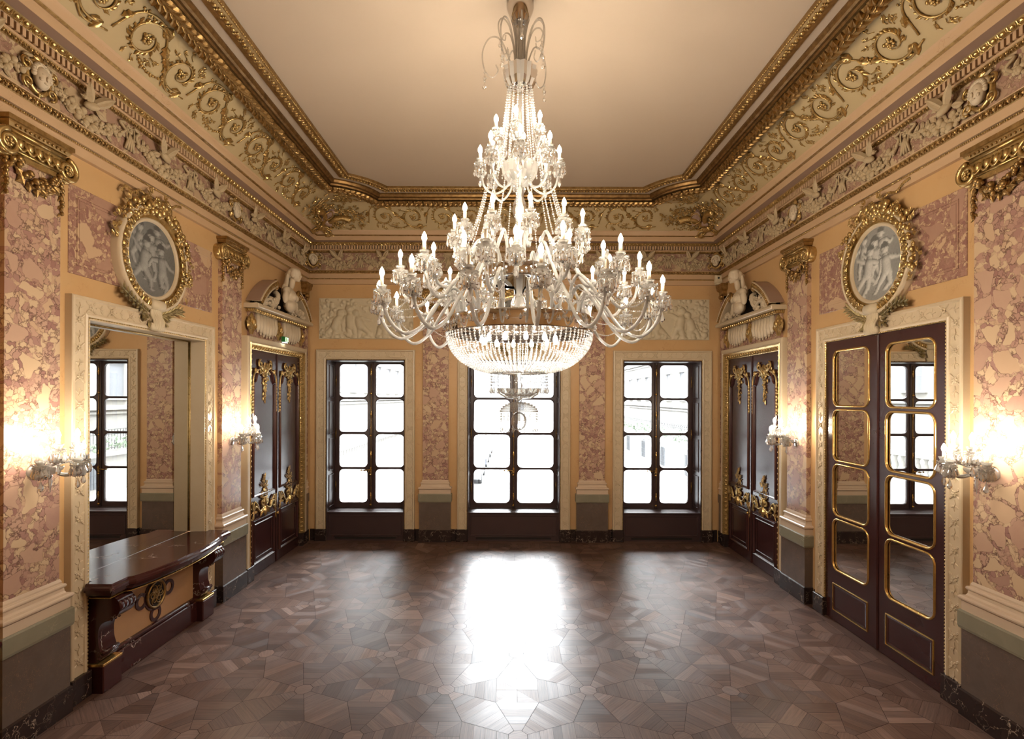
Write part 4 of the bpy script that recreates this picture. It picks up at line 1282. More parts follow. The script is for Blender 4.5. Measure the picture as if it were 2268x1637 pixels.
# ------------------------------------------------------------------ baseboards and marble wall panels
def board(name, w, segs, label):
    mb = MB()
    for a, b in segs: mb.add(wu(w, bbox(a, b, 0, .03, 0, .24, .006)))
    tag(mb.build(name, M['black'], None), label, 'baseboard', kind='structure')
side_segs = [(YB, 1.7), (4.1, 4.20), (4.88, BAY-1.2), (BAY+1.2, 7.42), (8.12, DOOR_C-1.18), (DOOR_C+1.18, YF-.23)]
board('baseboard_left', 'L', side_segs, 'black marble baseboard along the left wall')
board('baseboard_right', 'R', side_segs, 'black marble baseboard along the right wall')
xs = [XL]; 
for c, h in CW: xs += [XC+c-h-.225, XC+c+h+.225]
xs.append(XR)
board('baseboard_back', 'B', [(xs[0]+.1, xs[1]), (xs[2], xs[3]), (xs[4], xs[5]), (xs[6], xs[7]-.1)], 'black marble baseboard under the far windows')
for n, w, nm in ((9, 'L', 'left'), (10, 'R', 'right')):
    l, rz = wall_at(w, BAY+.03)
    t = thing('trim_%d' % n, 'mauve marble field behind the oval medallion on the %s wall' % nm, 'wall panel', l, rz, kind='structure')
    MB().add(bbox(-1.19, 1.19, 0, .008, 4.20, 5.07, .004)).build('marble_field', M['panel'], t)
    mb = MB(); mb.add(xz(miter([(-1.10, 4.29), (1.10, 4.29), (1.10, 4.98), (-1.10, 4.98)], [(0, .0075), (.002, .015), (.009, .015), (.011, .0075)], True))); mb.add(xz(miter([(-1.07, 4.32), (1.07, 4.32), (1.07, 4.95), (-1.07, 4.95)], [(0, .0075), (.002, .012), (.008, .012), (.010, .0075)], True)))
    mb.build('panel_moulding', M['panel'], t)
# ------------------------------------------------------------------ figure fields (relief and painted figures)
def putto(cx, cz, s, r, lean=0.0):
    """limbs of a chubby child as capsules (x0,z0,r0,x1,z1,r1)"""
    cl, sl = math.cos(lean), math.sin(lean)
    def P(x, z): return (cx+s*(x*cl+z*sl), cz+s*(-x*sl+z*cl))
    caps = []
    def cap(a, ra, b, rb):
        (x0, z0), (x1, z1) = P(*a), P(*b); caps.append((x0, z0, ra*s, x1, z1, rb*s))
    cap((0, .80), .135, (0.02, .83), .12)
    cap((0, .50), .16, (0, .24), .17)
    cap((0, .62), .10, (0, .50), .14)
    for sg in (-1, 1):
        a = r.uniform(.2, 2.4); b = a+r.uniform(-.9, 1.4)
        sx, sz = sg*.15, .54
        ex, ez = sx+sg*.20*math.sin(a), sz-.20*math.cos(a)
        hx, hz = ex+sg*.17*math.sin(b), ez-.17*math.cos(b)
        cap((sx, sz), .075, (ex, ez), .06); cap((ex, ez), .06, (hx, hz), .042)
        a = r.uniform(-.1, .9); b = a-r.uniform(0, 1.3)
        sx, sz = sg*.08, .16
        ex, ez = sx+sg*.26*math.sin(a), sz-.26*math.cos(a)
        hx, hz = ex+sg*.25*math.sin(b), ez-.25*math.cos(b)
        cap((sx, sz), .115, (ex, ez), .085); cap((ex, ez), .082, (hx, hz), .05); cap((hx, hz), .045, (hx+sg*.08, hz-.02), .035)
    return caps
def field(X, Z, caps, k=.6):
    H = np.zeros_like(X)
    for x0, z0, r0, x1, z1, r1 in caps:
        dx, dz = x1-x0, z1-z0; L = dx*dx+dz*dz+1e-9
        t = np.clip(((X-x0)*dx+(Z-z0)*dz)/L, 0, 1)
        d2 = (X-x0-t*dx)**2+(Z-z0-t*dz)**2; rr = r0+(r1-r0)*t
        H = np.maximum(H, np.sqrt(np.maximum(rr*rr-d2, 0))*k)
    return H
def relief_grid(w, h, nx, nz, caps, bumps, depth=1.0):
    xs = np.linspace(-w/2, w/2, nx); zs = np.linspace(-h/2, h/2, nz)
    X, Z = np.meshgrid(xs, zs)
    H = field(X, Z, caps)
    B = np.zeros_like(X)
    for x, z, r in bumps: B = np.maximum(B, np.sqrt(np.maximum(r*r-(X-x)**2-(Z-z)**2, 0))*.55)
    Y = np.maximum(H, B)*depth
    V = np.stack([X.ravel(), Y.ravel(), Z.ravel()], 1)
    F = [(j*nx+i, j*nx+i+1, (j+1)*nx+i+1, (j+1)*nx+i) for j in range(nz-1) for i in range(nx-1)]
    return V, F

# ------------------------------------------------------------------ relief panels on the far wall
for k, (cx, nm) in enumerate(((CW[0][0]+.0, 'left'), (CW[2][0], 'right'))):
    l, rz = wall_at('B', XC+cx, 4.645, .003)
    t = thing('relief_panel', 'cream stone relief of playing children above the %s window' % nm, 'relief', l, rz, 'stone reliefs over the side windows')
    r = random.Random(20+k)
    caps = []
    for x, s, ln in ((-.62, .52, .3), (-.30, .60, -.2), (.02, .55, .35), (.34, .62, .1), (.66, .54, -.35)):
        caps += putto(x+r.uniform(-.05, .05), -.30, s, r, ln)
    bumps = [(r.uniform(-.95, .95), r.uniform(.15, .41), r.uniform(.02, .05)) for _ in range(70)]+[(r.uniform(-.95, .95), r.uniform(-.41, -.30), r.uniform(.03, .07)) for _ in range(40)] \
        + [(sg*r.uniform(.7, .95), r.uniform(-.4, .4), r.uniform(.02, .045)) for sg in (-1, 1) for _ in range(35)]
    mb = MB(); mb.add(relief_grid(1.94, .83, 150, 66, caps, bumps, 1.5), T(0, .012, 0), True)
    mb.build('carved_figures', M['relief'], t)
    mb = MB(); mb.add(box(-.975, .975, 0, .006, -.42, .42)); mb.add(xz(miter([(-.985, -.425), (.985, -.425), (.985, .425), (-.985, .425)], [(0, 0), (.0, .018), (.012, .018), (.016, .004)], True)))
    mb.build('border', M['relief'], t)

# ------------------------------------------------------------------ oval medallions
def painted_oval(a, b, seed, tone):
    """grisaille painting of children: a flat disc with painted colours"""
    r = random.Random(seed)
    layers = []
    for x, z, s, ln in ((-.18, -.22, .46, .12), (.17, -.20, .48, -.18), (.02, -.10, .46, .05), (.24, .02, .40, -.1), (-.12, .02, .42, .15)):
        layers.append(putto(x, z, s, r, ln))
    n = 84
    V = [(0, 0, 0)]; F = []; rings = 40; seg = n
    for i in range(1, rings+1):
        for k in range(seg):
            q = 2*PI*k/seg; V.append((a*i/rings*math.cos(q), 0, b*i/rings*math.sin(q)))
    F = [(0, 1+k, 1+(k+1) % seg) for k in range(seg)]
    for i in range(rings-1):
        for k in range(seg):
            o = 1+i*seg; F.append((o+k, o+seg+k, o+seg+(k+1) % seg, o+(k+1) % seg))
    A = np.array(V); X, Z = A[:, 0], A[:, 2]
    base = np.full(len(V), .20*tone)*(1+.25*np.sin(X*7+1)*np.cos(Z*5))
    colr = base.copy()
    e = .004
    for caps in layers[::-1]:
        H = field(X, Z, caps, 1.0); Hx = field(X+e, Z, caps, 1.0); Hz = field(X, Z+e, caps, 1.0)
        dx, dz = (Hx-H)/e, (Hz-H)/e
        sh = (0.35*(-dx)*-1+.55*dz*-1*-1+.8)/np.sqrt(1+dx*dx+dz*dz)
        val = np.clip(.10+.34*np.clip(sh, 0, 1.3), .05, .55)*tone
        colr = np.where(H > 0.004, val, colr*np.where(field(X-.03, Z+.03, caps, 1.0) > .03, .6, 1))
        hx, hz, hr = caps[0][0], caps[0][1], caps[0][2]
        hair = ((X-hx)**2+(Z-hz-hr*.35)**2 < (hr*1.02)**2) & (Z > hz+hr*.25)
        colr = np.where(hair, .09*tone, colr)
    cols = np.stack([colr*1.0, colr*.98, colr*.92, np.ones_like(colr)], 1)
    return V, F, cols
def ell(a, b, n=56): return [(a*math.cos(2*PI*k/n), b*math.sin(2*PI*k/n)) for k in range(n)]
def ribbon(mb, pts, w=.03, th=.006):
    P = smooth_path(pts, 5)
    for i in range(len(P)-1):
        a, b = np.array(P[i]), np.array(P[i+1]); d = b-a; L = np.linalg.norm(d)
        ang = math.atan2(d[0], d[2])
        mb.add(leaf(L*1.5, w, .014, 2), T(*a) @ R(ang, 'Y') @ T(0, 0, -L*.25))
def medallion(w, u, z, label, seed, tone, flip):
    l, rz = wall_at(w, u, z, .02)
    t = thing('oval_medallion', label, 'medallion', l, rz, 'oval painted medallions')
    t.scale = (1, .78, 1)
    V, F, cols = painted_oval(.41, .44, seed, tone)
    me = bpy.data.meshes.new('painting'); me.from_pydata(V, [], F); me.materials.append(M['paint'])
    ca = me.color_attributes.new('paint', 'FLOAT_COLOR', 'POINT'); ca.data.foreach_set('color', cols.ravel())
    o = bpy.data.objects.new('painting', me); C.objects.link(o); o.parent = t; o.location = (0, .035, 0)
    mb = MB(); mb.add(xz(miter(ell(.41, .44), [(.01, .03), (.0, .06), (-.012, .075), (-.030, .070), (-.036, .05)], True)), None, True)
    mb.build('inner_rim', M['cream'], t)
    mb = MB(); mb.add(xz(miter(ell(.446, .476), [(0, .05), (-.01, .062), (-.02, .055), (-.04, .075), (-.08, .088), (-.105, .10)], True)), None, True)
    n = 34
    for k in range(n):
        a = 2*PI*(k+.5)/n
        if .95 < a < 2.5: continue
        mb.add(EGG, T(.505*math.cos(a), .085, .535*math.sin(a)) @ R(PI/2-a, 'Y') @ S(1.25, 1.5, 1.45))
    mb.build('gilt_egg_frame', M['gold'], t)
    mb = MB(); mb.add(xz(miter(ell(.55, .58), [(.004, .10), (-.008, .112), (-.03, .10), (-.04, .06), (-.045, -.02)], True)), None, True)
    mb.build('outer_rim', M['cream'], t)
    r = random.Random(seed+40); mb = MB()        # fruit festoon draped over the top, longer on one side
    for k in range(150):
        a = r.uniform(.42, 2.05) if r.random() < .35 else r.uniform(1.0, 3.5)
        q = r.uniform(-.07, .085)
        x, zz = (.575+q)*math.cos(a)*flip, (.605+q)*math.sin(a)
        s = r.uniform(.016, .044)*(1.15 if 1.2 < a < 2.6 else .8)
        mb.add(SPH if s > .03 else SPHL, T(x, .07+r.uniform(0, .06), zz) @ S(s, s*.9, s), True)
    for k in range(70):
        a = r.uniform(.2, 3.7); q = r.uniform(-.03, .10)
        mb.add(leaf(r.uniform(.06, .11), r.uniform(.035, .055), .02, 4, 2), T((.58+q)*math.cos(a)*flip, .07, (.61+q)*math.sin(a)) @ R(r.uniform(-PI, PI), 'Y'))
    mb.build('fruit_festoon', M['gold'], t)
    mb = MB()                                    # bow with looped ribbon
    for sg in (-1, 1):
        for k in range(9):
            a = k/8*PI*1.2
            mb.add(leaf(.075, .030, .02, 3), T(sg*(.10+.035*math.sin(a)), .12, .70+.045*math.cos(a)) @ R(sg*(a+.2), 'Y'))
        ribbon(mb, [(sg*.12, .07, .70), (sg*.24, .06, .73), (sg*.34, .05, .66), (sg*.44, .05, .70), (sg*.50, .04, .62)] if sg*flip > 0 else
               [(sg*.12, .07, .72), (sg*.22, .06, .76), (sg*.32, .05, .73), (sg*.42, .04, .79), (sg*.52, .04, .81)], .042)
    flower(mb, T(0, .11, .68), .07, 7)
    mb.build('ribbon_bow', M['gold'], t)
    mb = MB()                                    # cream scroll bracket under the frame
    P = smooth_path([(0, .05, -.80), (0, .13, -.83), (0, .16, -.74), (0, .11, -.66), (0, .12, -.58), (0, .16, -.52)], 4)
    for x in np.linspace(-.075, .075, 7): mb.add(tube([(x*(1.0+.25*(p[2]+.8)), p[1]*.9-.01*abs(x)/.075, p[2]) for p in P], .02, 6), None, True)
    for zc, rr in ((-.54, .062), (-.80, .045)): mb.add(tube([(-.10, .10, zc), (.10, .10, zc)], rr, 12), None, True)
    mb.add(box(-.085, .085, 0, .10, -.83, -.52))
    mb.build('scroll_keystone', M['stucco'], t)
    for sg in (-1, 1):
        mb = MB(); P = smooth_path([(sg*.08, .05, -.66), (sg*.20, .07, -.62), (sg*.33, .06, -.55), (sg*.46, .05, -.46 if sg*flip > 0 else -.56)], 5)
        mb.add(tube(P, .009, 5), None, True)
        for i in range(1, len(P), 2):
            for q in (-1, 0, 1): mb.add(leaf(.105, .036, .02, 4), T(P[i][0], P[i][1], P[i][2]) @ R(sg*(1.2+q*.75), 'Y') @ R(-.35, 'X'))
        for k in range(7): mb.add(leaf(.10, .040, .022, 4), T(sg*r.uniform(.09, .17), .07, -.66-.012*k) @ R(sg*r.uniform(1.2, 2.9), 'Y') @ R(-.3, 'X'))
        mb.build('laurel_branch', M['laurel'], t)
    return t
medallion('L', BAY-.05, 4.62, 'oval grisaille medallion in gilded frame above the mirror and fireplace', 3, .75, 1)
medallion('R', BAY+.02, 4.62, 'oval grisaille medallion in gilded frame above the mirrored doors', 9, 1.45, 1)
medallion('B', XC, 4.62, 'oval grisaille medallion half hidden by the chandelier above the middle window', 15, 1.0, 1)

# ------------------------------------------------------------------ pediments and busts over the far doors
PR, PCZ = 1.292, 4.50-.678
def arc_strip(a0, a1, prof, n=16):
    """segmental arch band between angles from vertical; prof = (radial offset, y)"""
    V = []; F = []; k = len(prof)
    for i in range(n+1):
        a = a0+(a1-a0)*i/n
        for o, y in prof: V.append(((PR+o)*math.sin(a), y, PCZ+(PR+o)*math.cos(a)))
    for i in range(n):
        for j in range(k-1): F.append((i*k+j, (i+1)*k+j, (i+1)*k+j+1, i*k+j+1))
    F.append(tuple(range(k))); F.append(tuple(n*k+j for j in range(k-1, -1, -1)))
    return V, F
def pediment(w, nm):
    l, rz = wall_at(w, DOOR_C, 0, .003)
    t = thing('door_pediment', 'broken arched pediment with gilt mouldings over the far %s door' % nm, 'pediment', l, rz, 'pediments over the far doors')
    J = .25; A1 = math.asin(1.06/PR)
    mb = MB(); mb.add(bbox(-1.13, 1.13, 0, J, 4.44, 4.50, .012)); mb.add(bbox(-1.11, 1.11, 0, J-.02, 4.50, 4.515, .004))
    mb.build('corona', M['cream'], t)
    mb = MB(); mb.add(bbox(-1.06, 1.06, 0, .13, 4.385, 4.44, .004))
    for k in range(24): mb.add(EGG, T(-1.02+2.04*k/23, .13, 4.415) @ R(-.6, 'X') @ S(1, 1.1, .95))
    for sg in (-1, 1):
        for k in range(3): mb.add(EGG, T(sg*1.06, .056+.036*k, 4.415) @ R(-sg*PI/2, 'Z'))
    mb.build('gilt_egg_course', M['gold'], t)
    for a0, a1 in ((-A1, -.39), (.39, A1)):
        mb = MB(); mb.add(arc_strip(a0, a1, [(0.0, 0), (0.0, J), (-.012, J+.008), (-.022, J-.004)]))
        mb.add(arc_strip(a0, a1, [(-.098, J-.012), (-.112, J), (-.125, J-.012), (-.125, .05)]))
        mb.build('arch_rim', M['cream'], t)
        mb = MB(); mb.add(arc_strip(a0, a1, [(-.018, J-.01), (-.060, J+.006), (-.100, J-.014)]))
        for k in range(16):
            a = a0+(a1-a0)*(k+.5)/16
            mb.add(leaf(.055, .05, .02, 3, 2), T((PR-.085)*math.sin(a), J-.004, PCZ+(PR-.085)*math.cos(a)) @ R(a, 'Y'))
        mb.build('gilt_arch_band', M['gold2'], t)
        mb = MB(); mb.add(arc_strip(a0, a1, [(.004, 0), (.004, J-.015), (-.004, J-.015)])); mb.build('arch_roof', M['lilac'], t)
        sg = 1 if a0 > 0 else -1
        mb = MB(); mb.add(tube(spiral_pts(sg*PR*math.sin(.39)*1.0, PCZ+(PR-.075)*math.cos(.39)-.02, .085, .03, PI/2, sg*1.1, 14, J-.03), .030, 7), None, True)
        mb.add(lathe([(.001, .06), (.075, .06), (.075, -.14), (.001, -.14)], 14), T(sg*PR*math.sin(.39), J-.09, PCZ+(PR-.075)*math.cos(.39)-.02) @ R(-PI/2, 'X'))
        mb.build('scroll_end', M['gold2'], t)
    # dark tympanum
    pts = [(1.0*math.sin(a)*PR*.93, PCZ+PR*.93*math.cos(a)) for a in np.linspace(-A1, A1, 20)]
    mb = MB(); mb.add(poly_prism([(p[0]*.98, p[1]) for p in pts][::-1]+[], .0, .03)); mb.build('tympanum', M['dark'], t)
    r = random.Random(31 if w == 'L' else 37); mb = MB()
    for sg in (-1, 1):
        mb = MB()
        for k in range(75):
            x = sg*r.uniform(.28, .92); z = 4.53+r.uniform(0, 1)*max(.02, .40*(1-abs(x)/1.0))
            if abs(x) < .38: z = min(z, 4.75)
            q = r.uniform(.018, .05)
            if k % 3: mb.add(SPHL, T(x, .08+r.uniform(0, .12), z) @ S(q), True)
            else: mb.add(leaf(.12, .06, .03, 4, 2), T(x, .08+r.uniform(0, .12), z) @ R(r.uniform(-PI, PI), 'Y'))
        P = smooth_path([(sg*.30, .12, 4.84), (sg*.36, .2, 4.78), (sg*.42, .2, 4.62), (sg*.60, .18, 4.56)], 4); mb.add(tube(P, [.05-.002*i for i in range(len(P))], 7), None, True)
        P = smooth_path([(sg*.5, .2, 4.55), (sg*.62, .2, 4.66), (sg*.80, .18, 4.60), (sg*.90, .15, 4.54)], 4); mb.add(tube(P, .028, 6), None, True)
        mb.build('carved_garland', M['statue'], t)
    # lambrequin frieze under the cornice
    mb = MB(); mb.add(box(-1.02, 1.02, 0, .05, CASE_TOP-.02, 4.40)); mb.build('frieze_block', M['rose'], t)
    for cx in (-.50, .50):
        mb = MB()
        for k in range(7):
            x = cx+(k-3)*.105; L = .27+.07*math.cos((k-3)*.5)
            mb.add(tube([(x, .06, 4.385), (x, .075, 4.385-L*.6), (x, .07, 4.385-L)], [.050, .052, .03], 8), None, True)
            mb.add(SPHL, T(x, .07, 4.375-L) @ S(.022, .02, .035), True)
        mb.build('lambrequin', M['statue'], t)
    for cx in (-.98, 0, .98):
        mb = MB()
        mb.add(leaf(.36, .24, .06, 6, 4), T(cx, .05, 4.02)); mb.add(leaf(.24, .16, .05, 5, 3), T(cx, .06, 4.36) @ R(PI, 'Y'))
        for sg in (-1, 1):
            mb.add(leaf(.22, .11, .05, 5, 3), T(cx, .055, 4.08) @ R(sg*.8, 'Y')); mb.add(leaf(.18, .10, .04, 5, 3), T(cx, .055, 4.30) @ R(sg*2.2, 'Y'))
        mb.add(SPH, T(cx, .10, 4.22) @ S(.05, .03, .06), True)
        mb.build('gilt_acanthus', M['gold'], t)
    # bust
    l2, _ = wall_at(w, DOOR_C+.03, 4.635, .20)
    b = thing('bust', 'white bust of a veiled woman rising from the broken pediment over the far %s door' % nm, 'bust', l2, rz, 'busts over the far doors')
    turn = 1 if w == 'L' else -1
    mb = MB(); E = lambda x, y, z, a, bb, c, m=None: mb.add(SPHH, T(x, y, z) @ (m or Matrix.Identity(4)) @ S(a, bb, c), True)
    E(0, .06, .605, .078, .098, .118); E(0, .098, .555, .058, .062, .070); E(0, .128, .505, .026, .026, .024)
    E(0, .156, .580, .011, .018, .030); E(0, .128, .628, .050, .024, .014); E(0, .146, .532, .021, .016, .010)
    E(0, .035, .665, .086, .092, .055); E(0, -.035, .60, .075, .060, .085); E(0, -.085, .575, .045, .04, .045)
    E(0, .02, .44, .052, .055, .12); E(0, -.02, .30, .20, .085, .060)
    for q in (-1, 1):
        E(q*.074, .03, .60, .018, .045, .075); E(q*.034, .128, .552, .025, .024, .028); E(q*.030, .138, .598, .016, .011, .009)
        E(q*.195, -.01, .265, .070, .070, .075); E(q*.085, .10, .185, .070, .062, .066); E(q*.235, .0, .16, .052, .058, .12)
        E(q*.075, -.055, .46, .028, .035, .13, R(q*.25, 'Y'))
    E(0, -.085, .44, .075, .035, .15); E(0, -.10, .28, .14, .035, .13)
    E(0, .035, .19, .185, .100, .13); E(0, .04, .04, .185, .110, .12)
    o = mb.build('figure', M['statue'], b)
    rm = o.modifiers.new('Remesh', 'REMESH'); rm.mode = 'VOXEL'; rm.voxel_size = .0085; rm.use_smooth_shade = True
    sm = o.modifiers.new('Smooth', 'SMOOTH'); sm.iterations = 2; sm.factor = .5
    o.rotation_euler = (-.13, 0, turn*.22); o.scale = (1.0, 1.0, 1.03)
pediment('L', 'left'); pediment('R', 'right')

# exit sign and sensor
l, rz = wall_at('L', DOOR_C+.06, 4.0, .125)
t = thing('exit_sign', 'small green lit exit sign above the far left door', 'sign', l, rz)
MB().add(bbox(-.075, .075, -.01, .055, 0, .10, .006)).build('housing', M['sign_green'], t)
sg_ = MB(); sg_.add(box(-.058, .058, .055, .058, .014, .086)); sg_.build('lit_face', M['sign_lit'], t)
mb = MB()                                           # running figure and arrow symbol
mb.add(SPHL, T(-.012, .059, .072) @ S(.006, .003, .006)); mb.add(tube([(-.014, .060, .064), (-.018, .060, .045)], .005, 5))
for a, b in (((-.018, .045), (-.006, .034)), ((-.006, .034), (-.008, .022)), ((-.018, .045), (-.030, .032)), ((-.030, .032), (-.042, .034)), ((-.015, .060), (-.002, .052)), ((-.015, .060), (-.030, .056))):
    mb.add(tube([(a[0], .060, a[1]), (b[0], .060, b[1])], .0032, 5))
mb.add(box(.022, .046, .058, .061, .022, .078)); mb.build('pictogram', M['sign_green'], t)
MB().add(box(-.06, .06, -.005, .045, -.006, .0)).build('down_light', M['sign_lamp'], t)
l, rz = wall_at('B', XR-.12, 5.385, .051)
t = thing('motion_detector', 'small ivory sensor box in the far right corner under the frieze', 'sensor', l, rz)
MB().add(bbox(-.07, .07, 0, .09, .02, .17, .015)).build('case', M['ivory'], t)
MB().add(lathe([(.001, .10), (.018, .098), (.022, .088)], 14), T(.01, 0, .11) @ R(-PI/2, 'X'), True).build('lens', M['iron'], t)
mb = MB(); mb.add(bbox(-.055, .055, 0, .07, -.02, .02, .008))
for k in range(4): mb.add(SPHL, T(-.036+.024*k, .07, 0) @ S(.005))
mb.build('bracket', M['ivory'], t)

# ------------------------------------------------------------------ mask cartouches on the frieze
def mask_meshes():
    f = MB(); f.add(SPHH, T(0, .045, -.005) @ S(.072, .05, .10), True); f.add(SPHL, T(0, .098, -.015) @ S(.012, .014, .026), True)
    f.add(SPHL, T(0, .085, -.055) @ S(.024, .012, .009), True)
    for q in (-1, 1): f.add(SPHL, T(q*.028, .084, .012) @ S(.015, .010, .008), True); f.add(SPHL, T(q*.036, .075, -.03) @ S(.022, .014, .022), True)
    for k in range(15):
        a = -1.7+3.4*k/14; f.add(SPHL, T(.078*math.sin(a), .045, .015+.092*math.cos(a)) @ S(.024), True)
    g = MB(); g.add(xz(miter(ell(.105, .135, 28), [(.02, .01), (.01, .028), (-.008, .034), (-.022, .015), (-.025, 0)], True)), None, True)
    for sg in (-1, 1):
        g.add(tube(spiral_pts(sg*.125, .06, .05, .016, PI/2, -sg*1.2, 14, .03), .013, 6), None, True)
        g.add(tube(spiral_pts(sg*.115, -.09, .055, .016, -PI/2, sg*1.2, 14, .03), .013, 6), None, True)
    for k in range(7): g.add(leaf(.075, .028, .02, 3), T(0, .02, .125) @ R(-1.05+.35*k, 'Y'))
    for k in range(4): g.add(SPHL, T(0, .02, -.145-.014*k) @ S(.018-.003*k), True)
    return f, g
mk = None
for w, u, lab in (('L', 4.54, 'cream mask in gilt cartouche on the left frieze, nearest the viewer'), ('L', 7.77, 'cream mask in gilt cartouche midway along the left frieze'),
                  ('R', 4.72, 'cream mask in gilt cartouche on the right frieze, nearest the viewer'), ('R', 7.80, 'cream mask in gilt cartouche midway along the right frieze'),
                  ('CL', 0, 'cream mask in gilt cartouche set across the far left corner of the frieze'), ('CR', 0, 'cream mask in gilt cartouche set across the far right corner of the frieze')):
    if w in 'LR': loc, rz = wall_at(w, u, 5.82, .085)
    elif w == 'CL': loc, rz = (XL+.20, YF-.20, 5.82), PI*1.25
    else: loc, rz = (XR-.20, YF-.20, 5.82), PI*.75
    if mk is None:
        mk = thing('mask_cartouche', lab, 'mask', loc, rz, 'mask cartouches on the frieze')
        f, g = mask_meshes(); f.build('face', M['statue'], mk); g.build('gilt_surround', M['gold'], mk)
    else:
        o = copy_tree(mk); o.location = loc; o.rotation_euler = (0, 0, rz); o['label'] = lab
# ------------------------------------------------------------------ glass candle arms (shared by chandelier and sconces)
def pan_mesh(r=.055):
    n = 20; mb = MB()
    mb.add(lathe([(.018, .030), (.034, .046), (.040, .062), (.036, .063), (.018, .036)], n, .12, 10), None, True)
    mb.add(lathe([(.010, -.085), (.018, -.075), (.012, -.055), (.022, -.040), (.012, -.028)], 10), None, True)
    prof = [(.012, -.03), (.016, -.005), (r*.6, .0), (r, .016), (r*1.02, .022), (r*.6, .010), (.02, .006), (.022, .02), (.034, .045), (.030, .047), (.018, .022)]
    mb.add(lathe(prof, n, .10, 10), None, True)
    for k in range(10): mb.add(hexbead(.008), T(r*1.03*math.cos(2*PI*k/10), r*1.03*math.sin(2*PI*k/10), .018))
    return mb
def pend_mesh(r=.055, n=9, L=.088, w=.0185):
    mb = MB()
    for k in range(n):
        a = 2*PI*k/n+.2
        m = T(r*1.03*math.cos(a), r*1.03*math.sin(a), .008)
        mb.add(hexbead(.009, .011), m @ T(0, 0, -.012)); mb.add(drop(w, L*(1 if k % 2 else .8), 7), m @ T(0, 0, -.024) @ R(a))
    for k in range(6):
        a = 2*PI*k/6
        m = T(r*.62*math.cos(a), r*.62*math.sin(a), -.018)
        mb.add(hexbead(.009), m); mb.add(drop(w*.9, L*.9, 7), m @ T(0, 0, -.012) @ R(a))
    for k in range(14): mb.add(hexbead(.0075), T(r*.9*math.cos(2*PI*k/14), r*.9*math.sin(2*PI*k/14), -.006-.014*(k % 2)))
    mb.add(hexbead(.012), T(0, 0, -.10)); mb.add(drop(w*1.15, L*1.1, 8), T(0, 0, -.112))
    return mb
def bulb_mesh(): return MB().add(lathe([(.011, 0), (.0175, .010), (.0215, .024), (.019, .042), (.011, .060), (.004, .072), (.0005, .077)], 7), None, True)
def candle_mesh(L=.115): return MB().add(lathe([(.0145, .0), (.0150, L*.5), (.0145, L), (.010, L+.002), (.001, L+.002)], 10), None, True)
_m = {}
def shared(key, fn, mat):
    if key not in _m:
        o = fn().build(key, mat); _m[key] = o.data
        bpy.data.objects.remove(o)
    return _m[key]
def part(name, key, fn, mat, parent, loc=(0,0,0), rz=0.0):
    o = bpy.data.objects.new(name, shared(key, fn, mat)); C.objects.link(o)
    o.parent = parent; o.location = loc; o.rotation_euler = (0, 0, rz)
    return o
def arm_mesh(path, r0=.014):
    P = smooth_path([(x, 0, z) for x, z in path], 5)
    mb = MB(); rad = [r0*(1+.09*(i % 2)) for i in range(len(P))]
    mb.add(tube(P, rad, 8), None, True)
    P2 = []                                     # rope twist around the tube
    for i in range((len(P)-1)*14+1):
        q = i/14; k = min(int(q), len(P)-2); f = q-k
        c = np.array(P[k])*(1-f)+np.array(P[k+1])*f; d = np.array(P[k+1])-np.array(P[k]); d = d/np.linalg.norm(d)
        nrm = np.array((-d[2], 0, d[0])); a = q*15.0
        P2.append(tuple(c+(nrm*math.cos(a)+np.array((0, 1, 0))*math.sin(a))*r0*1.02))
    mb.add(tube(P2, r0*.20, 3), None, True)
    return mb
def candle_arm(parent, key, path, ang, centre, lit=True, r0=.014, clen=.115, bulb_mat=None, panr=.055):
    a = part('candle_arm', 'arm_'+key, lambda: arm_mesh(path, r0), M['rope'], parent, centre, ang)
    x, z = path[-1]
    part('drip_pan', 'pan_%g' % panr, lambda: pan_mesh(panr), M['pan'], a, (x, 0, z+.02))
    part('pendant_drops', 'pend_%g' % panr, lambda: pend_mesh(panr), M['crystal'], a, (x, 0, z+.02), ang*1.7)
    part('candle_sleeve', 'candle_%g' % clen, lambda: candle_mesh(clen), M['wax'], a, (x, 0, z+.035))
    part('bulb', 'bulb_lit' if lit else 'bulb_unlit', bulb_mesh, M['bulb'] if lit else M['bulb_off'], a, (x, 0, z+.037+clen))
    return a

def strand(pts, r=.0105, gap=.95, big_end=None):
    """row of cut beads along a polyline"""
    mb = MB(); P = [np.array(p, float) for p in pts]
    seg = [np.linalg.norm(b-a) for a, b in zip(P, P[1:])]; L = sum(seg)
    n = max(2, int(L/(2*r*gap+.003)))
    for i in range(n):
        s = L*(i+.5)/n; k = 0
        while k < len(seg)-1 and s > seg[k]: s -= seg[k]; k += 1
        c = P[k]+(P[k+1]-P[k])*min(1, s/max(seg[k], 1e-6))
        mb.add(hexbead(r*(1.0 if i % 2 else .82), r*1.15, 6), T(*c) @ R(i*.5))
    if big_end: mb.add(drop(big_end, big_end*4, 8), T(*P[-1]))
    return mb

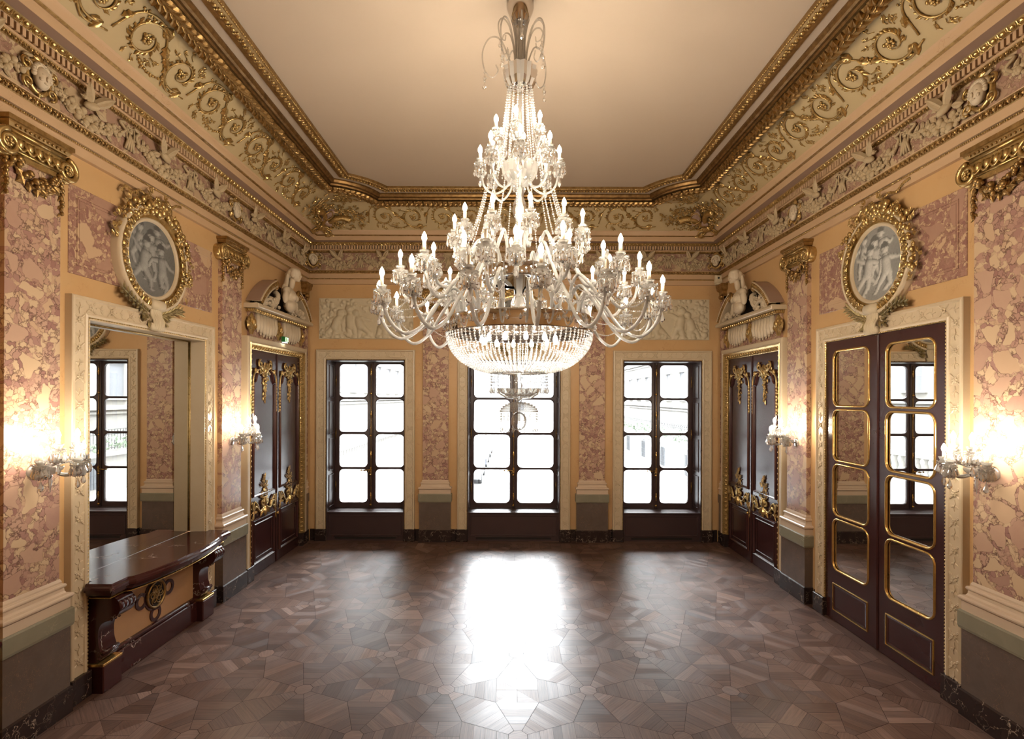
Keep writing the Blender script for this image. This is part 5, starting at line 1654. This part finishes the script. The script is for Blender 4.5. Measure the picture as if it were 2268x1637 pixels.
# ------------------------------------------------------------------ chandelier
AX, AY = .076, 4.92
ch = thing('chandelier', 'huge crystal chandelier with tiers of lit candle arms hanging in mid room', 'chandelier', (AX, AY, 2.64))
O = (0, 0, -2.64)
def cpart(mb, name, mat):
    o = mb.build(name, mat, ch); o.location = O; return o
cpart(MB().add(lathe([(.001, 6.795), (.115, 6.795), (.128, 6.775), (.130, 6.745), (.122, 6.715), (.10, 6.66), (.078, 6.605), (.05, 6.585), (.001, 6.58)], 28), None, True), 'ceiling_canopy', M['chrome'])
mb = MB()
for k in range(14):
    a = 2*PI*k/14
    mb.add(tube(smooth_path([(.085*math.cos(a), .085*math.sin(a), 6.64), (.060*math.cos(a), .060*math.sin(a), 6.54), (.042*math.cos(a), .042*math.sin(a), 6.38), (.045*math.cos(a), .045*math.sin(a), 6.12)], 4), .009, 6), None, True)
cpart(mb, 'glass_tube_stem', M['clear'])
cpart(MB().add(lathe([(.018, 6.60), (.018, 5.1), (.014, 5.0)], 10), None, True), 'suspension_rod', M['lowcrystal'])
cpart(MB().add(lathe([(.035, 6.10), (.148, 6.155), (.160, 6.15), (.152, 6.11), (.145, 6.03), (.115, 5.97), (.03, 5.955)], 28, .06, 14), None, False), 'crown_bowl', M['crystal'])
pl = {}
for k in range(11):
    a = 2*PI*k/11+.2
    kind = k % 2
    def loop(kind=kind):
        if kind: P = [(.06, 0, 6.10), (.12, 0, 6.30), (.20, 0, 6.46), (.30, 0, 6.47), (.365, 0, 6.34), (.345, 0, 6.17), (.27, 0, 6.09), (.215, 0, 6.15), (.235, 0, 6.21)]
        else: P = [(.05, 0, 6.10), (.07, 0, 6.35), (.12, 0, 6.53), (.19, 0, 6.58), (.235, 0, 6.51), (.215, 0, 6.40), (.165, 0, 6.38), (.155, 0, 6.43)]
        Q = smooth_path(P, 6); mb = MB(); mb.add(tube(Q, [.0085-.003*i/len(Q) for i in range(len(Q))], 6), None, True)
        x, z = (.345, 6.17) if kind else (.215, 6.40)
        for q in range(2 if kind else 1):
            mb.add(hexbead(.012), T(x, 0, z-.03-.085*q)); mb.add(drop(.020, .065, 8), T(x, 0, z-.04-.085*q))
        return mb
    part('plume_loop', 'plume_%d' % kind, loop, M['clear'], ch, O, a)
def ring_strands(name, n, r0, z0, r1, z1, sag=0.0, beads=.0105, end=None, a0=0.0, mid=None, mat='bead'):
    def mk():
        P = [(r0+(r1-r0)*t+(mid(t)[0] if mid else 0), 0, z0+(z1-z0)*t-sag*4*t*(1-t)+(mid(t)[1] if mid else 0)) for t in np.linspace(0, 1, 13)]
        return strand(P, beads, big_end=end)
    for k in range(n): part('bead_strand', name, mk, M[mat], ch, O, 2*PI*k/n+a0)
ring_strands('strand_top', 18, .115, 5.975, .225, 5.16, .05, .0115)
# tiers: (name, count, radius, arm path)
def seat(r, zb): return zb-.17
TIERS = [
    ('a', 6, [(.06, 5.38), (.10, 5.26), (.16, 5.24), (.22, 5.32), (.24, 5.46)]),
    ('b', 8, [(.08, 5.16), (.13, 5.02), (.24, 4.96), (.34, 5.03), (.38, 5.21)]),
    ('c', 12, [(.30, 4.20), (.31, 4.40), (.38, 4.50), (.46, 4.40), (.54, 4.30), (.61, 4.36), (.62, 4.50)]),
    ('d', 12, [(.34, 4.16), (.36, 4.32), (.46, 4.37), (.58, 4.18), (.70, 4.00), (.82, 4.02), (.86, 4.14)]),
    ('e', 12, [(.60, 3.72), (.62, 3.96), (.70, 4.07), (.82, 3.97), (.95, 3.83), (1.07, 3.90), (1.12, 4.10)]),
    ('f', 16, [(.56, 3.72), (.59, 3.90), (.68, 3.985), (.80, 3.86), (.95, 3.64), (1.12, 3.55), (1.26, 3.66), (1.32, 3.86)])]
UNLIT = {('d', 4), ('e', 2), ('e', 8), ('f', 11), ('f', 13)}
for nm, n, path in TIERS:
    for k in range(n):
        off = {'a': .35, 'b': 0, 'c': .13, 'd': -.05, 'e': .28, 'f': .10}[nm]
        candle_arm(ch, nm, path, 2*PI*k/n+off, O, (nm, k) not in UNLIT, {'a': .010, 'b': .010}.get(nm, .0145), .105 if nm in 'ab' else .12, panr=.052 if nm in 'ab' else .066)
cpart(MB().add(lathe([(.03, 5.03), (.10, 5.06), (.155, 5.14), (.172, 5.235), (.160, 5.24), (.13, 5.16), (.03, 5.10)], 28, .06, 14), None, False), 'upper_crystal_bowl', M['pan'])
cpart(MB().add(lathe([(.02, 5.05), (.045, 4.98), (.035, 4.93), (.062, 4.86), (.070, 4.80), (.055, 4.73), (.030, 4.68), (.055, 4.63), (.06, 4.58), (.035, 4.52), (.045, 4.40), (.075, 4.30), (.06, 4.2), (.05, 4.0), (.085, 3.9), (.095, 3.82), (.06, 3.74)], 20), None, True), 'glass_baluster', M['crystal'])
ring_strands('strand_mid', 18, .33, 4.99, .50, 4.44, .03, .0105, None, .1)
cpart(MB().add(lathe([(.31, 4.11), (.355, 4.11), (.36, 4.12), (.36, 4.22), (.355, 4.23), (.05, 4.24)], 48), None, True), 'upper_chrome_ring', M['chrome'])
cpart(MB().add(lathe([(.05, 4.20), (.345, 4.115)], 40), None, True), 'upper_mirror_plate', M['mirror'])
cpart(MB().add(lathe([(.685, 3.60), (.70, 3.598), (.705, 3.61), (.705, 3.735), (.70, 3.748), (.685, 3.75), (.06, 3.755)], 64), None, True), 'main_chrome_ring', M['chrome'])
cpart(MB().add(lathe([(.05, 3.70), (.42, 3.705), (.42, 3.72), (.675, 3.725)], 48), None, True), 'lower_mirror_plate', M['mirror'])
for k in range(12): 
    a = 2*PI*k/12+.15
    b = part('bowl_bulb', 'bulb_bowl', bulb_mesh, M['bulb_in'], ch, (.36*math.cos(a), .36*math.sin(a), 3.52-2.64), 0)
holder = lambda: MB().add(lathe([(.008, 3.71), (.008, 3.62), (.015, 3.61), (.013, 3.592)], 8), None, True)
for k in range(12):
    a = 2*PI*k/12+.15; part('bulb_holder', 'holder', holder, M['chrome'], ch, (.36*math.cos(a), .36*math.sin(a), -2.64), 0)
def bowl_profile(t):
    a = t*PI/2*.96
    return (.20+.495*math.cos(a), 3.602-.365*math.sin(a))
def bowl_strand():
    return strand([(bowl_profile(t)[0], 0, bowl_profile(t)[1]) for t in np.linspace(0, 1, 22)], .0112, .86)
for k in range(84): part('bowl_strand', 'strand_bowl', bowl_strand, M['bead'], ch, O, 2*PI*k/84)
cpart(MB().add(lathe([(.18, 3.232), (.225, 3.235), (.228, 3.245), (.20, 3.252), (.06, 3.245), (.05, 3.232)], 32), None, True), 'bowl_foot_ring', M['crystal'])
rdrop = lambda: MB().add(drop(.018, .055, 7))
for k in range(40): part('ring_drop', 'ring_drop', rdrop, M['crystal'], ch, (.722*math.cos(2*PI*k/40), .722*math.sin(2*PI*k/40), 3.70-2.64), 0)
ring_strands('strand_fringe', 26, .27, 3.245, .272, 3.105, 0, .0115, .0165, mat='lowcrystal')
cpart(MB().add(lathe([(.272, 3.245), (.280, 3.25), (.18, 3.255)], 32), None, True), 'fringe_ring', M['crystal'])
cpart(MB().add(lathe([(.02, 3.25), (.022, 3.14), (.034, 3.12), (.02, 3.08), (.03, 3.0), (.026, 2.965), (.014, 2.93), (.012, 2.74)], 14), None, True), 'lower_stem', M['lowcrystal'])
cpart(MB().add(lathe([(.03, 2.985), (.12, 2.995), (.185, 3.035), (.205, 3.085), (.195, 3.09), (.165, 3.045), (.10, 3.01), (.03, 3.0)], 30, .06, 15), None, False), 'lower_crystal_dish', M['lowcrystal'])
mb = MB()
for i in range(7):
    t = (i+.5)/7; r = .175*math.sin(t*PI/2)+.004; z = 2.955-.095*(1-math.cos(t*PI/2))
    n = max(6, int(2*PI*r/.020))
    for k in range(n): mb.add(hexbead(.0105), T(r*math.cos(2*PI*k/n), r*math.sin(2*PI*k/n), z))
cpart(mb, 'beaded_dome', M['lowcrystal'])
ring_strands('strand_tail', 20, .177, 2.855, .176, 2.735, 0, .0105, .0165, mat='lowcrystal')
cpart(MB().add(SPHH, T(0, 0, 2.775) @ S(.075, .075, .09), True), 'glass_ball', M['lowcrystal'])
# swagged bead chains between the lower arm ends
def chain():
    return strand([(1.30*math.cos(b)-.0, 1.30*math.sin(b), 3.80-.10*math.sin(PI*t)) for t, b in ((q, -.19+.38*q) for q in np.linspace(0, 1, 11))], .0085)
for k in range(16): part('bead_chain', 'chain_f', chain, M['bead'], ch, O, 2*PI*(k+.5)/16+.10)
def chain2():
    return strand([(.70+.58*t, 0, 4.02-.20*t-.10*math.sin(PI*t)) for t in np.linspace(0, 1, 9)], .008)
for k in range(16): part('bead_chain', 'chain_g', chain2, M['bead'], ch, O, 2*PI*k/16+.22)

# ------------------------------------------------------------------ wall sconces
SARMS = [('low', -62, .245, .0), ('low', 0, .245, .0), ('low', 62, .245, .0), ('high', -30, .165, .13), ('high', 38, .185, .13)]
def sconce(w, u, label):
    l, rz = wall_at(w, u, 2.33, .065)
    t = thing('wall_sconce', label, 'wall light', l, rz, 'crystal candle sconces')
    MB().add(lathe([(.001, .022), (.05, .020), (.066, .010), (.068, 0)], 20), R(-PI/2, 'X'), True).build('back_plate', M['crystal'], t)
    mb = MB(); mb.add(tube([(0, .01, 0), (0, .10, .0), (0, .15, .02)], .012, 8), None, True)
    mb.add(lathe([(.012, -.06), (.02, -.03), (.014, 0), (.02, .04), (.028, .07), (.016, .11), (.012, .15)], 12), T(0, .15, .04), True)
    mb.build('stem', M['crystal'], t)
    MB().add(lathe([(.012, -.045), (.05, -.035), (.085, -.005), (.095, .022), (.085, .024), (.05, -.012), (.012, -.02)], 24, .05, 12), T(0, .15, .02), True).build('crystal_bowl', M['crystal'], t)
    MB().add(lathe([(.014, 0), (.020, -.012), (.010, -.03), (.016, -.05), (.010, -.10), (.001, -.16)], 10), T(0, .15, -.03), True).build('glass_spike', M['crystal'], t)
    for i, (kind, deg, rr, dz) in enumerate(SARMS):
        a = math.radians(90+deg)
        if kind == 'low': path = [(.02, .03), (.07, -.02), (.15, -.035), (.215, -.01), (rr, .045)]
        else: path = [(.015, .08), (.05, .06), (.10, .075), (rr-.015, .10), (rr, .17)]
        candle_arm(t, 'sc%s%g' % (kind, rr), path, a, (0, .15, 0), True, .009, .095, panr=.050)
    return t
sconce('L', 4.54, 'crystal sconce with five lit candles on the nearest left pilaster')
sconce('L', 7.77, 'crystal sconce with five lit candles on the left pilaster beside the far door')
sconce('R', 4.62, 'crystal sconce with five lit candles on the nearest right pilaster')
sconce('R', 7.81, 'crystal sconce with five lit candles on the right pilaster beside the far door')

# ------------------------------------------------------------------ the street outside
G = -1.3
st = tag(MB().add(box(-60, 60, 11.4, 140, G-.3, G)).build('street', M['road'], None), 'pale overexposed street outside the windows', 'street', kind='structure')
def facade(name, label, x0, sgn, y0, y1, z1, storeys):
    """street front parallel to the room's long axis; sgn = direction of its depth"""
    t = thing(name, label, 'building', (x0, y0, G), 0)
    def bx(a, b, c, d, e, f): return box(min(a, b), max(a, b), c, d, e, f)
    mb = MB(); mb.add(bx(0, sgn*6, 0, y1-y0, 0, z1-G)); mb.build('wall_mass', M['facade'], t)
    mb = MB()
    for z in storeys: mb.add(bx(-sgn*.18, sgn*.1, -.1, y1-y0, z-G-.12, z-G+.12)); mb.add(bx(-sgn*.09, sgn*.1, -.1, y1-y0, z-G-.34, z-G-.22))
    mb.build('string_courses', M['facade'], t)
    n = int((y1-y0)/3.2)
    for k in range(n):
        for z in storeys[:-1]:
            y = 1.4+k*3.2
            f = MB()
            f.add(bx(-sgn*.10, sgn*.05, y-.72, y-.56, z-G+.5, z-G+2.5)); f.add(bx(-sgn*.10, sgn*.05, y+.56, y+.72, z-G+.5, z-G+2.5)); f.add(bx(-sgn*.16, sgn*.05, y-.85, y+.85, z-G+2.5, z-G+2.7)); f.add(bx(-sgn*.14, sgn*.05, y-.8, y+.8, z-G+.4, z-G+.5))
            w_ = f.build('window_surround', M['facade'], t)
            MB().add(bx(-sgn*.012, sgn*.05, y-.56, y+.56, z-G+.5, z-G+2.5)).build('window_glass', M['facade_dark'], w_)
    return t
facade('street_building', 'pale stone building across the street seen through the left window', -10.5, -1, 13.5, 90, 34, [2.9, 6.6, 10.3, 14.0, 18.0, 22.0])  # upper storeys raised to keep sky out of the floor's side reflections
facade('street_building', 'pale stone building behind the hedge seen through the right window', 12.5, 1, 13.5, 90, 34, [2.4, 6.2, 10.0, 13.8, 18.0, 22.0])  # height likewise extended to block sky from the parquet reflections
t = thing('street_building', 'pale building closing the end of the street behind the cars', 'building', (-20, 95, G), 0)
MB().add(box(0, 40, 0, 5, 0, 12)).build('wall_mass', M['facade'], t)
for k in range(8): 
    for z in (2, 6): MB().add(box(2.5+k*4.6, 4+k*4.6, -.05, .05, z, z+2.2)).build('window_glass', M['facade_dark'], t)
# terrace wall with hedge and railing on the right
t = thing('terrace_wall', 'stone terrace wall with arched grilles below the hedge', 'wall', (9.2, 16, G), 0)
mb = MB(); mb.add(box(0, .5, 0, 40, 0, 1.75)); mb.add(box(-.12, .62, 0, 40, 1.62, 1.78)); mb.build('masonry', M['facade'], t)
for k in range(6):
    y = 6+k*4.5
    g = MB(); P = [(y-.5, .25), (y+.5, .25)]+[(y+.5*math.cos(a), 1.0+.45*math.sin(a)) for a in np.linspace(0, PI, 9)]
    V = [(-.02, p[0], p[1]) for p in P]+[(.05, p[0], p[1]) for p in P]; n = len(P)
    g.add((V, [tuple(range(n))]+[(i, (i+1) % n, n+(i+1) % n, n+i) for i in range(n)]))
    o = g.build('arched_opening', M['facade_dark'], t)
    b = MB()
    for q in range(7): b.add(tube([(-.06, y-.45+.15*q, .25), (-.06, y-.45+.15*q, 1.35)], .015, 4))
    for z in (.5, .85, 1.2): b.add(tube([(-.06, y-.5, z), (-.06, y+.5, z)], .012, 4))
    b.build('iron_grille', M['iron'], o)
t = thing('iron_railing', 'black iron railing along the terrace top seen through the right window', 'railing', (10.1, 16, G+1.78), 0)
mb = MB()
for z in (.08, .72, .95): mb.add(box(-.015, .015, 0, 40, z-.012, z+.012))
mb.build('rails', M['iron'], t)
mb = MB()
for k in range(220): mb.add(box(-.009, .009, .09+k*.18-.009, .09+k*.18+.009, 0, .95))
for k in range(110): mb.add(tube(spiral_pts(.09+k*.36, .82, .075, .02, 0, 1.3, 9, 0), .008, 4), Matrix(((0, 1, 0, 0), (1, 0, 0, 0), (0, 0, 1, 0), (0, 0, 0, 1))))
mb.build('balusters_and_scrolls', M['iron'], t)
hd = MB(); rh = random.Random(9)
for k in range(900):
    hd.add(leaf(.22, .16, .05, 3), T(rh.uniform(9.25, 9.75), 16+rh.uniform(0, 40), G+1.8+rh.uniform(0, .55)) @ R(rh.uniform(0, 6.3), 'Z') @ R(rh.uniform(-1.4, 1.4), 'X'))
tag(hd.build('hedge', M['hedge'], None), 'loose green hedge in front of the railing outside the right window', 'hedge', kind='stuff')
# stone balustrade on the left
t = thing('balustrade', 'white stone balustrade outside the left and middle windows', 'balustrade', (-7.6, 14, G), 0)
mb = MB(); mb.add(box(-.25, .25, 0, 36, 0, 1.25)); mb.add(box(-.2, .2, 0, 36, 1.95, 2.12)); mb.build('plinth_and_rail', M['facade'], t)
bal = lambda: MB().add(lathe([(.09, 0), (.09, .05), (.05, .10), (.10, .25), (.085, .36), (.045, .50), (.06, .60), (.09, .65), (.09, .70)], 12), None, True)
for k in range(90): part('baluster', 'baluster', bal, M['facade'], t, (0, .2+k*.40, 1.25))

def car(x, y, paint, label):
    t = thing('parked_car', label, 'car', (x, y, G), 0, 'cars parked in the street')
    prof = [(-2.1, .30), (-2.12, .62), (-2.0, .80), (-1.1, .90), (-.55, 1.36), (.75, 1.40), (1.55, .98), (2.05, .92), (2.14, .55), (2.1, .28)]
    V = []; n = len(prof)
    for xx, ins in ((-.84, 0), (-.80, 1), (.80, 1), (.84, 0)):
        V += [(xx*(1-.14*max(0, (p[1]-.9))/.5), p[0], p[1]+(.02 if ins else -.01)) for p in prof]
    F = [tuple(range(n)), tuple(range(4*n-1, 3*n-1, -1))]+[(k*n+i, k*n+(i+1) % n, (k+1)*n+(i+1) % n, (k+1)*n+i) for k in range(3) for i in range(n)]
    MB().add((V, F)).build('body', paint, t)
    g = MB()
    for sg in (-1, 1): g.add(([(sg*.80, -.95, .93), (sg*.80, 1.35, .98), (sg*.735, .70, 1.33), (sg*.735, -.50, 1.30), (sg*.70, -.95, .93), (sg*.70, 1.35, .98), (sg*.66, .70, 1.33), (sg*.66, -.50, 1.30)], [(0, 1, 2, 3), (7, 6, 5, 4), (0, 4, 5, 1), (2, 6, 7, 3)]))
    g.add(([(-.66, -1.06, .95), (.66, -1.06, .95), (.6, -.60, 1.35), (-.6, -.60, 1.35)], [(0, 1, 2, 3)])); g.add(([(-.66, 1.52, 1.02), (.66, 1.52, 1.02), (.6, .82, 1.40), (-.6, .82, 1.40)], [(0, 1, 2, 3)]))
    g.build('windows', M['facade_dark'], t)
    wh = lambda: MB().add(lathe([(.001, .1), (.2, .1), (.31, .09), (.31, -.09), (.2, -.1), (.001, -.1)], 18), R(PI/2, 'Y'), True)
    hubm = lambda: MB().add(lathe([(.001, .112), (.17, .108), (.19, .095), (.19, -.095), (.17, -.108), (.001, -.112)], 14), R(PI/2, 'Y'), True)
    for sx in (-1, 1):
        for yy in (-1.32, 1.35):
            w_ = part('wheel', 'wheel', wh, M['tyre'], t, (sx*.76, yy, .31)); part('hubcap', 'hubcap', hubm, M['car_silver'], w_)
    l_ = MB()
    for sx in (-1, 1): l_.add(box(sx*.62-.12, sx*.62+.12, -2.14, -2.02, .60, .74))
    l_.build('tail_lamps', M['facade_dark'], t)
car(-2.3, 27.0, M['car_silver'], 'silver estate car parked outside the middle window, nearest of the row')
car(-2.3, 32.6, M['car_dark'], 'dark car parked just beyond the silver one in the street')
car(-2.3, 38.2, M['car_silver'], 'pale car parked third in the row in the street')

# ------------------------------------------------------------------ light, sky, camera
wd = bpy.data.worlds.new('overcast_sky'); SC.world = wd; wd.use_nodes = True
wt = wd.node_tree; bg = wt.nodes['Background']; bg.inputs[0].default_value = (.93, .965, 1.0, 1)
tc = wt.nodes.new('ShaderNodeTexCoord'); sx = wt.nodes.new('ShaderNodeSeparateXYZ'); wt.links.new(tc.outputs['Generated'], sx.inputs[0])
mx = wt.nodes.new('ShaderNodeMath'); mx.operation = 'MAXIMUM'; mx.inputs[1].default_value = 0.0; wt.links.new(sx.outputs['Z'], mx.inputs[0])
ml = wt.nodes.new('ShaderNodeMath'); ml.operation = 'MULTIPLY_ADD'; ml.inputs[1].default_value = 60.0; ml.inputs[2].default_value = 30.0   # overcast: zenith three times the horizon
wt.links.new(mx.outputs[0], ml.inputs[0]); wt.links.new(ml.outputs[0], bg.inputs[1])
for c, h in CW:
    ld = bpy.data.lights.new('window_portal', 'AREA'); ld.shape = 'RECTANGLE'; ld.size = 2*h; ld.size_y = 3.2
    ld.cycles.is_portal = True
    o = bpy.data.objects.new('window_portal', ld); C.objects.link(o)
    o.location = (XC+c, YF+.52, 2.2); o.rotation_euler = (-PI/2, 0, 0)
cam = bpy.data.cameras.new('camera'); co = bpy.data.objects.new('camera', cam); C.objects.link(co)
cam.sensor_width = 36.0; cam.sensor_fit = 'HORIZONTAL'; cam.lens = 18.0
cam.shift_x = .0009; cam.shift_y = .0275; cam.clip_start = .05; cam.clip_end = 300
co.matrix_world = Matrix.Translation((0, 0, 3.0)) @ R(PI/2, 'X') @ R(math.radians(.2), 'Z')
SC.camera = co
vs = SC.view_settings
vs.view_transform = 'Standard'; vs.look = 'None'; vs.gamma = 1.0; vs.exposure = 0.0; vs.use_curve_mapping = False
cy = SC.cycles
cy.max_bounces = 7; cy.diffuse_bounces = 3; cy.glossy_bounces = 4; cy.transmission_bounces = 4; cy.transparent_max_bounces = 20
cy.sample_clamp_indirect = 4.0; cy.caustics_reflective = False; cy.caustics_refractive = False
